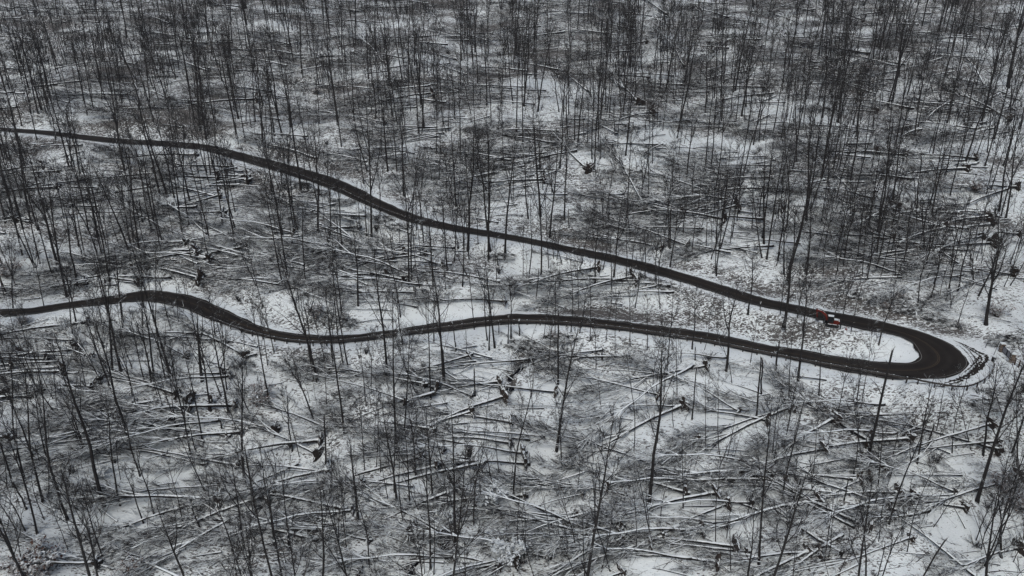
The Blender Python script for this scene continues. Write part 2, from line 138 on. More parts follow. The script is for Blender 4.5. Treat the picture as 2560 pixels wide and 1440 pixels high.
def wav(x, y):
    s = 0
    for th, ph, lam, a in _ks:
        k = 2 * math.pi / lam
        s = s + a * np.sin(k * (x * math.cos(th) + y * math.sin(th)) + ph + 1.3 * np.sin(k * .37 * (y * math.cos(th) - x * math.sin(th)) + ph * 2))
    return s

def plane(x, y):
    yy = np.where(y > 330, 330 + 200 * (1 - np.exp(-(y - 330) / 200.0)), y)
    yy = np.where(yy < 20, 20 - 60 * (1 - np.exp((yy - 20) / 60.0)), yy)
    return 4.3 + 0.344 * yy

def hit_level(px, py, z0):
    d = ray(px, py)
    t = (z0 - CAM[2]) / d[2]
    return CAM + d * t

def hit_plane(px, py):
    d = ray(px, py)
    t = (4.3 + .344 * CAM[1] - CAM[2]) / (d[2] - .344 * d[1])
    return CAM + d * t

# road edge pairs in photo pixels -> resampled -> level ribbon in the world
k3 = lambda p: (1900 + p[0] / 3.879, 680 + p[1] / 3.879)
outer = [(a, b) for a, b, c, d in ROAD] + [k3(p) for p in HAIR_OUT] + [(x, n) for n, x, f in ROAD2]
inner = [(c, d) for a, b, c, d in ROAD] + [k3(p) for p in HAIR_IN] + [(x, f) for n, x, f in ROAD2]
outer, inner = np.array(outer, float), np.array(inner, float)

def catmull(P, n):
    P = np.vstack([2 * P[0] - P[1], P, 2 * P[-1] - P[-2]])
    out = []
    for i in range(1, len(P) - 2):
        for t in np.arange(n) / n:
            out.append(.5 * ((2 * P[i]) + (-P[i - 1] + P[i + 1]) * t + (2 * P[i - 1] - 5 * P[i] + 4 * P[i + 1] - P[i + 2]) * t * t + (-P[i - 1] + 3 * P[i] - 3 * P[i + 1] + P[i + 2]) * t ** 3))
    out.append(P[-2])
    return np.array(out)

oc, ic = catmull(outer, 8), catmull(inner, 8)
cen = (oc + ic) / 2
zc = np.array([hit_plane(*p)[2] for p in cen])
c3 = np.array([hit_plane(*p) for p in cen])
seg = np.r_[0, np.cumsum(np.linalg.norm(np.diff(c3[:, :2], axis=0), axis=1))]
sm = np.array([np.sum(zc * np.exp(-((seg - s) / 9.0) ** 2)) / np.sum(np.exp(-((seg - s) / 9.0) ** 2)) for s in seg])
EO = np.array([hit_level(p[0], p[1], z) for p, z in zip(oc, sm)])
EI = np.array([hit_level(p[0], p[1], z) for p, z in zip(ic, sm)])
RC = (EO + EI) / 2
seg = np.r_[0, np.cumsum(np.linalg.norm(np.diff(RC[:, :2], axis=0), axis=1))]
s_new = np.arange(0, seg[-1], 0.6)
rs = lambda A: np.stack([np.interp(s_new, seg, A[:, i]) for i in range(3)], 1)
EO, EI = rs(EO), rs(EI)
def smooth(A, n=4):
    for _ in range(n):
        A[1:-1] = (A[:-2] + 2 * A[1:-1] + A[2:]) / 4
    return A
EO, EI = smooth(EO), smooth(EI)
RC = (EO + EI) / 2
tang = np.gradient(RC, axis=0)
tang[:, 2] = 0
tang /= np.linalg.norm(tang, axis=1)[:, None]
nrm = np.stack([-tang[:, 1], tang[:, 0], 0 * tang[:, 0]], 1)      # left of travel = outer side
wo_ = np.abs(np.sum((EO - RC) * nrm, 1))
print("road half width", wo_[::60].round(1))
HW = np.clip(wo_, 1.35, 6.5)
for _ in range(12):
    HW[1:-1] = (HW[:-2] + 2 * HW[1:-1] + HW[2:]) / 4
apex = int(np.argmax(RC[:, 0]))
# level turnout between the hairpin and its guard rail
z_ap = RC[apex, 2]
PADPX = [(2390, 862), (2430, 890), (2455, 925), (2430, 950), (2400, 962), (2340, 958), (2455, 872), (2480, 880), (2500, 893), (2460, 905)]
pad = np.array([hit_level(a, b, z_ap - .05) for a, b in PADPX])
BX = np.r_[RC[::2, 0], pad[:, 0]]
BY = np.r_[RC[::2, 1], pad[:, 1]]
BZ = np.r_[RC[::2, 2], pad[:, 2]]
BW = np.r_[HW[::2], np.full(len(pad), 2.2)]

def terrain(x, y, want_d=False):
    x = np.atleast_1d(np.asarray(x, float)); y = np.atleast_1d(np.asarray(y, float))
    base = plane(x, y) + wav(x, y) - 0.3
    out = base.copy()
    dmin = np.full(x.shape, 99.0)
    near = (x > RC[:, 0].min() - 20) & (x < RC[:, 0].max() + 20) & (y > RC[:, 1].min() - 20) & (y < RC[:, 1].max() + 20)
    idx = np.where(near)[0]
    for i in range(0, len(idx), 20000):
        j = idx[i:i + 20000]
        d = np.hypot(x[j, None] - BX[None], y[j, None] - BY[None])
        e = d - BW[None] - .45
        w = 1.0 / (np.maximum(e, 0) + .6) ** 5
        zr = (w * BZ[None]).sum(1) / w.sum(1)
        em = e.min(1)
        t = np.clip((em - .7) / 4.2, 0, 1)
        t = t * t * (3 - 2 * t)
        out[j] = (zr - 0.17) * (1 - t) + base[j] * t
        dmin[j] = em
    for st in STW:
        j = np.where((x > st[:, 0].min() - 4) & (x < st[:, 0].max() + 4) & (y > st[:, 1].min() - 4) & (y < st[:, 1].max() + 4))[0]
        if len(j):
            d = np.hypot(x[j, None] - st[None, :, 0], y[j, None] - st[None, :, 1]).min(1)
            out[j] -= 0.75 * np.exp(-(d / 0.9) ** 2)
    return (out, dmin) if want_d else out

STW = []
def hit(px, py):
    d = ray(px, py)
    t = (4.3 - CAM[2]) / (d[2] - .344 * d[1])
    for _ in range(9):
        p = CAM + d * t
        f = p[2] - float(terrain(p[0], p[1])[0])
        t -= f / (d[2] - .30 * d[1]) * .9
    return CAM + d * t

def resample(P, step):
    P = np.array(P)
    s = np.r_[0, np.cumsum(np.linalg.norm(np.diff(P[:, :2], axis=0), axis=1))]
    n = np.arange(0, s[-1], step)
    return np.stack([np.interp(n, s, P[:, i]) for i in range(P.shape[1])], 1)

_tmp = [resample([hit(*p) for p in s], .5) for s in STREAM]
for s in _tmp:                                   # jitter the course a little
    s[:, 0] += .35 * np.sin(s[:, 1] * 2.1) ; s[:, 1] += .3 * np.sin(s[:, 0] * 1.7)
STW = _tmp

# ------------------------------------------------------------ materials
def mat(name, base=(.5, .5, .5), rough=.8, metal=0.0):
    m = bpy.data.materials.new(name)
    m.use_nodes = True
    b = m.node_tree.nodes['Principled BSDF']
    b.inputs['Base Color'].default_value = (*base, 1)
    b.inputs['Roughness'].default_value = rough
    b.inputs['Metallic'].default_value = metal
    b.inputs['Specular IOR Level'].default_value = .3
    return m, m.node_tree, b

def N(t, typ, **kw):
    n = t.nodes.new(typ)
    for k, v in kw.items():
        if k in n.inputs: n.inputs[k].default_value = v
        else: setattr(n, k, v)
    return n

def ramp(t, src, a, b, ca=(0, 0, 0, 1), cb=(1, 1, 1, 1)):
    r = t.nodes.new("ShaderNodeValToRGB")
    r.color_ramp.elements[0].position = a; r.color_ramp.elements[0].color = ca
    r.color_ramp.elements[1].position = b; r.color_ramp.elements[1].color = cb
    t.links.new(src, r.inputs[0])
    return r.outputs[0]

def mixc(t, fac, a, b):
    m = t.nodes.new("ShaderNodeMix"); m.data_type = 'RGBA'
    for s, i in ((fac, 0), (a, 6), (b, 7)):
        if hasattr(s, 'is_output'): t.links.new(s, m.inputs[i])
        else: m.inputs[i].default_value = s if i == 0 else (*s, 1)
    return m.outputs[2]

def math_(t, op, a, b=None, clamp=False):
    m = t.nodes.new("ShaderNodeMath"); m.operation = op; m.use_clamp = clamp
    for s, i in ((a, 0), (b, 1)):
        if s is None: continue
        if hasattr(s, 'is_output'): t.links.new(s, m.inputs[i])
        else: m.inputs[i].default_value = s
    return m.outputs[0]

SNOW = (.765, .83, .845)
def snowy(name, bark, lo, hi, nscale=3.0, namp=.5, rough=.85, snow=SNOW):
    """bark or soil with snow lying on whatever faces the sky"""
    m, t, b = mat(name, bark, rough)
    g = N(t, "ShaderNodeNewGeometry")
    sep = N(t, "ShaderNodeSeparateXYZ"); t.links.new(g.outputs['Normal'], sep.inputs[0])
    n = N(t, "ShaderNodeTexNoise", Scale=nscale, Detail=3.0)
    t.links.new(g.outputs['Position'], n.inputs['Vector'])
    v = math_(t, 'ADD', sep.outputs[2], math_(t, 'MULTIPLY', math_(t, 'SUBTRACT', n.outputs[0], .5), namp * 2))
    n2 = N(t, "ShaderNodeTexNoise", Scale=nscale * 1.7, Detail=4.0)
    t.links.new(g.outputs['Position'], n2.inputs['Vector'])
    dark = mixc(t, ramp(t, n2.outputs[0], .35, .7), tuple(c * .65 for c in bark), tuple(min(1, c * 1.5) for c in bark))
    t.links.new(mixc(t, ramp(t, v, lo, hi), dark, snow), b.inputs['Base Color'])
    return m

M = {}
M['bark'] = snowy('bark', (.018, .0165, .016), .72, 1.0, 4, .25)
M['twig'] = snowy('twig_bark', (.022, .0205, .020), .7, 1.0, 8, .3)
M['log'] = snowy('snowy_log', (.012, .011, .0105), .60, .72, 1.6, .32)
M['brush'] = snowy('snowy_twigs', (.017, .0155, .015), .74, .98, 1.2, .55)
M['soil'] = snowy('root_soil', (.028, .021, .017), .45, .7, 2.4, .5)
M['stick'] = snowy('snowy_sticks', (.032, .027, .024), .45, .8, 1.5, .6)
M['brown_leaf'] = snowy('withered_leaves', (.085, .040, .025), .8, 1.0, 3, .4)
M['green_leaf'] = snowy('evergreen_leaves', (.030, .032, .024), .15, .6, 2.5, .5)
M['needle'] = M['green_leaf']

# ground: thin snow over leaf litter
m, t, b = mat('snow_ground', SNOW, .9)
g = N(t, "ShaderNodeNewGeometry")
mp = N(t, "ShaderNodeMapping"); mp.inputs['Scale'].default_value = (.42, 1.0, 1.0)
t.links.new(g.outputs['Position'], mp.inputs['Vector'])
wn_ = N(t, "ShaderNodeTexNoise", Scale=.9, Detail=2.0)
t.links.new(g.outputs['Position'], wn_.inputs['Vector'])
n1 = N(t, "ShaderNodeTexNoise", Scale=2.6, Detail=5.0, Roughness=.62, Distortion=1.6)
t.links.new(mp.outputs[0], n1.inputs['Vector'])
n2 = N(t, "ShaderNodeTexNoise", Scale=7.5, Detail=3.0, Roughness=.6)
t.links.new(mp.outputs[0], n2.inputs['Vector'])
n3 = N(t, "ShaderNodeTexNoise", Scale=.12, Detail=3.0)
t.links.new(mp.outputs[0], n3.inputs['Vector'])
at = N(t, "ShaderNodeAttribute", attribute_name='litter')
# coverage threshold moves with the litter attribute and broad drifts
f = math_(t, 'ADD', math_(t, 'MULTIPLY', n1.outputs[0], .65), math_(t, 'MULTIPLY', n2.outputs[0], .35))
f = math_(t, 'ADD', f, math_(t, 'MULTIPLY', at.outputs['Fac'], .13))
f = math_(t, 'ADD', f, math_(t, 'MULTIPLY', math_(t, 'SUBTRACT', n3.outputs[0], .5), .42))
lit = ramp(t, f, .535, .575)
grey = ramp(t, n3.outputs[0], .3, .75, (.70, .765, .78, 1), (.795, .86, .875, 1))
leaf = mixc(t, n2.outputs[0], (.018, .014, .012), (.060, .049, .042))
col = mixc(t, math_(t, 'MULTIPLY', lit, .93), grey, leaf)
t.links.new(col, b.inputs['Base Color'])
bp = N(t, "ShaderNodeBump", Strength=.55, Distance=.25)
t.links.new(n1.outputs[0], bp.inputs['Height'])
t.links.new(bp.outputs[0], b.inputs['Normal'])
M['ground'] = m

m, t, b = mat('wet_asphalt', (.03, .027, .024), .7)
b.inputs['Specular IOR Level'].default_value = .15
g = N(t, "ShaderNodeNewGeometry")
n1 = N(t, "ShaderNodeTexNoise", Scale=.5, Detail=5.0)
n2 = N(t, "ShaderNodeTexNoise", Scale=9.0, Detail=2.0)
for n in (n1, n2): t.links.new(g.outputs['Position'], n.inputs['Vector'])
c1 = mixc(t, ramp(t, n1.outputs[0], .3, .7), (.0125, .0108, .0095), (.021, .018, .0155))
c2 = mixc(t, ramp(t, n2.outputs[0], .79, .80), c1, (.5, .5, .52))
at = N(t, "ShaderNodeAttribute", attribute_name='across')
# two paler wheel bands in each lane
wv = math_(t, 'ABSOLUTE', math_(t, 'SINE', math_(t, 'MULTIPLY', at.outputs['Fac'], 6.28)))
c3_ = mixc(t, math_(t, 'MULTIPLY', ramp(t, wv, .5, 1.0), .22), c2, (.040, .036, .031))
t.links.new(c3_, b.inputs['Base Color'])
M['road'] = m
M['yellow'] = mat('worn_yellow_paint', (.060, .043, .026), .7)[0]
M['white_line'] = mat('worn_white_paint', (.15, .15, .145), .7)[0]
m, t, b = mat('stream_water', (.008, .008, .009), .12); M['water'] = m
M['mud'] = snowy('mud', (.018, .014, .011), 1.05, 1.5, 3, .5)
M['steel'] = snowy('weathered_steel', (.034, .030, .027), .8, .95, 2, .3, .6)
M['red'] = mat('red_paint', (.13, .018, .011), .5)[0]
M['darkred'] = mat('dark_red_paint', (.09, .010, .008), .45)[0]
M['black'] = mat('black_rubber', (.012, .012, .013), .75)[0]
M['glass'] = mat('cab_glass', (.012, .014, .016), .12)[0]
M['machine'] = mat('dark_grey_metal', (.05, .05, .052), .5, .4)[0]
M['snow'] = mat('settled_snow', SNOW, .9)[0]
M['stone'] = snowy('brown_stone', (.11, .078, .056), .7, .9, 5, .3)
M['iron'] = mat('black_iron', (.015, .015, .017), .5, .5)[0]
M['grille'] = mat('grey_metal_sheet', (.20, .20, .23), .55, .3)[0]
M['wood'] = snowy('dark_wood', (.055, .038, .028), .7, .9, 3, .3)
M['pink'] = mat('faded_red_plastic', (.22, .06, .055), .5)[0]

# ------------------------------------------------------------ mesh helpers
class MB:
    def __init__(s): s.v, s.f, s.m = [], [], []
    def tube(s, pts, rad, n=5, mi=0, cap=True):
        base = len(s.v)
        up0 = Vector((0.31, 0.17, 0.93))
        P = [Vector(p) for p in pts]
        for i, p in enumerate(P):
            d = (P[min(i + 1, len(P) - 1)] - P[max(i - 1, 0)])
            if d.length < 1e-9: d = Vector((0, 0, 1))
            d.normalize()
            a = d.cross(up0)
            if a.length < .1: a = d.cross(Vector((1, 0, 0)))
            a.normalize(); b_ = d.cross(a)
            for k in range(n):
                q = 2 * math.pi * k / n
                s.v.append(tuple(p + (a * math.cos(q) + b_ * math.sin(q)) * rad[i]))
        for i in range(len(P) - 1):
            for k in range(n):
                a0 = base + i * n + k; a1 = base + i * n + (k + 1) % n
                s.f.append((a0, a1, a1 + n)); s.f.append((a0, a1 + n, a0 + n))
        if cap:
            e = base + (len(P) - 1) * n
            for k in range(1, n - 1): s.f.append((e, e + k, e + k + 1)); s.f.append((base, base + k + 1, base + k))
        s.m += [mi] * (len(s.f) - len(s.m))
    def spike(s, p, q, r, mi=0):
        p, q = Vector(p), Vector(q)
        d = (q - p)
        if d.length < 1e-6: return
        d.normalize()
        a = d.cross(Vector((0.3, 0.2, 0.9)))
        if a.length < .1: a = d.cross(Vector((1, 0, 0)))
        a.normalize(); b_ = d.cross(a); k0 = len(s.v)
        for k in range(3):
            th = 2 * math.pi * k / 3
            s.v.append(tuple(p + (a * math.cos(th) + b_ * math.sin(th)) * r))
        s.v.append(tuple(q))
        s.f += [(k0, k0 + 1, k0 + 3), (k0 + 1, k0 + 2, k0 + 3), (k0 + 2, k0, k0 + 3)]
        s.m += [mi] * 3
    def leaf(s, p, r, mi=0, flat=.5):
        k0 = len(s.v); p = Vector(p)
        a = Vector((rng.uniform(-1, 1), rng.uniform(-1, 1), rng.uniform(-1, 1) * flat)).normalized()
        b_ = a.cross(Vector((rng.uniform(-.6, .6), rng.uniform(-.6, .6), 1))).normalized()
        s.v += [tuple(p - a * r), tuple(p - b_ * r * .45), tuple(p + a * r), tuple(p + b_ * r * .45)]
        s.f += [(k0, k0 + 1, k0 + 2), (k0, k0 + 2, k0 + 3)]; s.m += [mi] * 2
    def box(s, c, size, rot=None, mi=0):
        k0 = len(s.v)
        R = rot or Matrix.Identity(3)
        for x in (-.5, .5):
            for y in (-.5, .5):
                for z in (-.5, .5):
                    s.v.append(tuple(Vector(c) + R @ Vector((x * size[0], y * size[1], z * size[2]))))
        for q in ((0, 1, 3, 2), (4, 6, 7, 5), (0, 4, 5, 1), (2, 3, 7, 6), (0, 2, 6, 4), (1, 5, 7, 3)):
            a, b_, c_, d_ = [k0 + i for i in q]
            s.f += [(a, b_, c_), (a, c_, d_)]
        s.m += [mi] * 12
    def mesh(s, name, mats, smooth=False):
        return trimesh(name, np.array(s.v, np.float32), np.array(s.f, np.int32), mats, smooth, np.array(s.m, np.int32))

def trimesh(name, V, Fc, mats, smooth=False, mi=None):
    me = bpy.data.meshes.new(name)
    me.vertices.add(len(V)); me.vertices.foreach_set('co', np.ascontiguousarray(V, np.float32).ravel())
    nv = Fc.shape[1]
    me.loops.add(Fc.size); me.loops.foreach_set('vertex_index', np.ascontiguousarray(Fc, np.int32).ravel())
    me.polygons.add(len(Fc)); me.polygons.foreach_set('loop_start', np.arange(0, Fc.size, nv, dtype=np.int32))
    for mm in (mats if isinstance(mats, (list, tuple)) else [mats]): me.materials.append(mm)
    if mi is not None: me.polygons.foreach_set('material_index', mi)
    me.polygons.foreach_set('use_smooth', np.full(len(Fc), smooth))
    me.update(calc_edges=True)
    me.validate()
    return me

def link(name, me, parent=None, **props):
    o = bpy.data.objects.new(name, me)
    COL.objects.link(o)
    if parent is not None: o.parent = parent
    for k, v in props.items(): o[k] = v
    return o

def thing(name, label, cat, loc=(0, 0, 0), group=None):
    o = bpy.data.objects.new(name, None); COL.objects.link(o)
    o.location = loc; o['label'] = label; o['category'] = cat
    o.empty_display_size = .3
    if group: o['group'] = group
    return o

# ------------------------------------------------------------ ground sheet
xs = np.r_[-1500, -1000, -700, -500, -400, -330, -280, -240, -215, np.arange(-200, 200.1, .5), 215, 240, 280, 330, 400, 500, 700, 1000, 1500]
ys = np.r_[-400, -250, -150, -90, -50, -20, 0, 15, 25, 32, np.arange(37, 100, .4), np.arange(100, 180, .5), np.arange(180, 265, .8), 272, 285, 300, 330, 380, 450, 550, 700, 1000, 1500]
X, Y = np.meshgrid(xs, ys)
Z, DM = terrain(X.ravel(), Y.ravel(), True)
V = np.stack([X.ravel(), Y.ravel(), Z], 1)
nx, ny = len(xs), len(ys)
i0 = (np.arange(ny - 1)[:, None] * nx + np.arange(nx - 1)[None]).ravel()
me = trimesh('ground', V, np.stack([i0, i0 + 1, i0 + nx + 1, i0 + nx], 1), M['ground'], True)
# litter attribute: road banks, ditches, churned patches
lit = np.zeros(len(V))
dzb = (Z - (plane(X.ravel(), Y.ravel()) + wav(X.ravel(), Y.ravel()) - .3))
bank = np.exp(-((DM - 3.2) / 1.8) ** 2) * (dzb < -.15)
lit += .25 * bank
lit += .62 * np.clip((V[:, 1] - 92) / 110, 0, 1.0)
lit -= .55 * np.exp(-(np.maximum(DM, 0) / 1.0) ** 2) * (DM > -3)
def blob(px, py, rx, ry, a):
    p = hit(px, py); global lit
    lit += a * np.exp(-((V[:, 0] - p[0]) / rx) ** 2 - ((V[:, 1] - p[1]) / ry) ** 2)
for q in [(2170, 735, 9, 7, .22), (2290, 770, 6, 5, .2), (2365, 815, 4, 3, .25), (2100, 730, 8, 6, .15), (2050, 840, 9, 3, .4), (1960, 825, 8, 3, .3),
          (1440, 782, 7, 1.6, .9), (1520, 790, 8, 1.8, .8), (1600, 806, 8, 2, .5), (1700, 828, 9, 2, .3), (870, 822, 9, 1.2, .6), (1370, 770, 3, 1.6, .5), (1830, 860, 4, 2, .3),
          (2140, 815, 3.5, .8, 1.1), (2180, 822, 3, .7, .9), (2340, 1100, 8, 7, .08), (2450, 1120, 8, 7, .1), (2200, 720, 14, 10, .15), (1650, 640, 9, 6, .2), (1500, 600, 9, 5, .2), (300, 335, 20, 6, .25), (800, 430, 14, 6, .2),
          (1180, 940, 5, 4, -.5), (2235, 872, 4, 1.6, -.7), (1190, 775, 13, 4, -.5), (1000, 775, 8, 3, -.4), (2290, 985, 7, 3, -.4), (1550, 960, 6, 4, -.3), (1450, 950, 6, 4, -.3), (60, 1110, 8, 4, -.3), (330, 1290, 6, 5, -.4), (1840, 1330, 6, 5, -.5), (2450, 880, 4, 2, -.6)]:
    blob(*q)
for st in STW:
    d = np.full(len(V), 9.0)
    j = np.where((V[:, 0] > st[:, 0].min() - 4) & (V[:, 0] < st[:, 0].max() + 4) & (V[:, 1] > st[:, 1].min() - 4) & (V[:, 1] < st[:, 1].max() + 4))[0]
    d[j] = np.hypot(V[j, None, 0] - st[None, :, 0], V[j, None, 1] - st[None, :, 1]).min(1)
    lit += 1.1 * np.exp(-(d / .75) ** 2)
a = me.attributes.new('litter', 'FLOAT', 'POINT'); a.data.foreach_set('value', lit.astype(np.float32))
link('ground', me, kind='structure')

# ------------------------------------------------------------ road ribbon, lines, tracks, stream
def strip(name, L, R, m, ragged=0, **props):
    L, R = np.array(L), np.array(R); n = len(L)
    V = np.empty((2 * n, 3)); V[0::2] = L; V[1::2] = R
    i = np.arange(n - 1) * 2
    me = trimesh(name, V, np.stack([i, i + 1, i + 3, i + 2], 1), m)
    return link(name, me, **props)

n = len(RC)
jit = lambda a, s: a * np.convolve(nr.randn(n + 8), np.ones(3) / 3, 'same')[4:-4] * s
K = 9
cols = []
for k in range(K):
    u = 1 - 2 * k / (K - 1)
    off = u * HW
    if k == 0: off = off + jit(1, .16)
    if k == K - 1: off = off + jit(1, .16)
    cols.append(RC + nrm * off[:, None] + np.array([0, 0, .0]))
V = np.stack(cols, 1).reshape(-1, 3)
i0 = (np.arange(n - 1)[:, None] * K + np.arange(K - 1)[None]).ravel()
me = trimesh('road', V, np.stack([i0, i0 + 1, i0 + K + 1, i0 + K], 1), M['road'])
a = me.attributes.new('across', 'FLOAT', 'POINT'); a.data.foreach_set('value', np.tile(np.linspace(-1, 1, K), n).astype(np.float32))
link('road', me, kind='structure')
up = np.array([0, 0, .006])
APX = np.exp(-((np.arange(n) - apex) * .6 / 14.0) ** 2)
def line(name, offs, w, m, **props):
    mb_v, mb_f = [], []
    for off in offs:
        o = off(HW) if callable(off) else np.full(n, off)
        A = RC + nrm * (o + w / 2)[:, None] + up; B = RC + nrm * (o - w / 2)[:, None] + up
        k0 = sum(len(v) for v in mb_v); V = np.empty((2 * n, 3)); V[0::2] = A; V[1::2] = B
        i = np.arange(n - 1) * 2 + k0
        mb_v.append(V); mb_f.append(np.stack([i, i + 1, i + 3, i + 2], 1))
    return link(name, trimesh(name, np.vstack(mb_v), np.vstack(mb_f), m), **props)
line('road_centre_line', [lambda h: APX * h * -.18 + .10, lambda h: APX * h * -.18 - .10], .07, M['yellow'], kind='structure')
line('road_edge_line', [lambda h: h - .30, lambda h: -h + .38], .08, M['white_line'], kind='structure')

mb_v, mb_f = [], []
for st in STW:
    tg = np.gradient(st, axis=0); tg[:, 2] = 0; tg /= np.linalg.norm(tg, axis=1)[:, None] + 1e-9
    nn = np.stack([-tg[:, 1], tg[:, 0], 0 * tg[:, 0]], 1)
    zz = terrain(st[:, 0], st[:, 1]); zz = np.convolve(np.pad(zz, 3, 'edge'), np.ones(7) / 7, 'valid') + .13
    st[:, 2] = zz
    w = (.55 + .25 * nr.randn(len(st)).clip(-1, 1))[:, None]
    A, B = st + nn * w, st - nn * w
    k0 = sum(len(v) for v in mb_v); V = np.empty((2 * len(st), 3)); V[0::2] = A; V[1::2] = B
    i = np.arange(len(st) - 1) * 2 + k0
    mb_v.append(V); mb_f.append(np.stack([i, i + 1, i + 3, i + 2], 1))
link('stream_water', trimesh('stream_water', np.vstack(mb_v), np.vstack(mb_f), M['water']), kind='structure')

# churned tyre tracks in the turnout
mb_v, mb_f = [], []
TR = [([(1880, 660), (2000, 710), (2100, 760), (2200, 830), (2150, 900), (2060, 970), (1920, 1035), (1780, 1075)], .5), ([(1960, 700), (2080, 770), (2150, 830), (2110, 900), (2030, 980), (1900, 1050)], .35),
      ([(2050, 740), (2190, 800), (2200, 850), (2120, 950), (1990, 1030), (1800, 1100), (1660, 1095)], .4), ([(2040, 780), (2100, 840), (2160, 890)], .35), ([(1980, 960), (2060, 900), (2120, 830), (2130, 790)], .3),
      ([(1700, 1085), (1560, 1075), (1400, 1062)], .25), ([(1900, 690), (1990, 760), (2060, 850), (2090, 930)], .12), ([(1930, 680), (2030, 760), (2090, 850), (2110, 940)], .12)]
for pts, w0 in TR:
    P = catmull(np.array([k3(p) for p in pts]), 10)
    P3 = resample([hit_level(a, b, z_ap - .12) for a, b in P], .25)
    P3[:, 2] = terrain(P3[:, 0], P3[:, 1]) + .035
    tg = np.gradient(P3, axis=0); tg[:, 2] = 0; tg /= np.linalg.norm(tg, axis=1)[:, None] + 1e-9
    nn = np.stack([-tg[:, 1], tg[:, 0], 0 * tg[:, 0]], 1)
    q = len(P3)
    w = .5 * w0 * (.75 + .55 * nr.randn(q)).clip(.02, 1.9) * np.minimum(1, np.minimum(np.arange(q), q - np.arange(q)) / 8 + .1)
    w2 = .5 * w0 * (.75 + .55 * nr.randn(q)).clip(.02, 1.9) * np.minimum(1, np.minimum(np.arange(q), q - np.arange(q)) / 8 + .1)
    P3[:, 2] += .004 * len(mb_v)
    k0 = sum(len(v) for v in mb_v); V = np.empty((2 * q, 3)); V[0::2] = P3 + nn * w[:, None]; V[1::2] = P3 - nn * w2[:, None]
    i = np.arange(q - 1) * 2 + k0
    mb_v.append(V); mb_f.append(np.stack([i, i + 1, i + 3, i + 2], 1))
link('tyre_track_mud', trimesh('tyre_track_mud', np.vstack(mb_v), np.vstack(mb_f), M['mud']), kind='stuff', label='dark muddy tyre tracks churned through the snow outside the hairpin bend', category='mud')
# ------------------------------------------------------------ tree prototypes (unit height 20 m)
def bend(v, a):
    return Vector(v) + Vector((rng.gauss(0, a), rng.gauss(0, a), rng.gauss(0, a)))

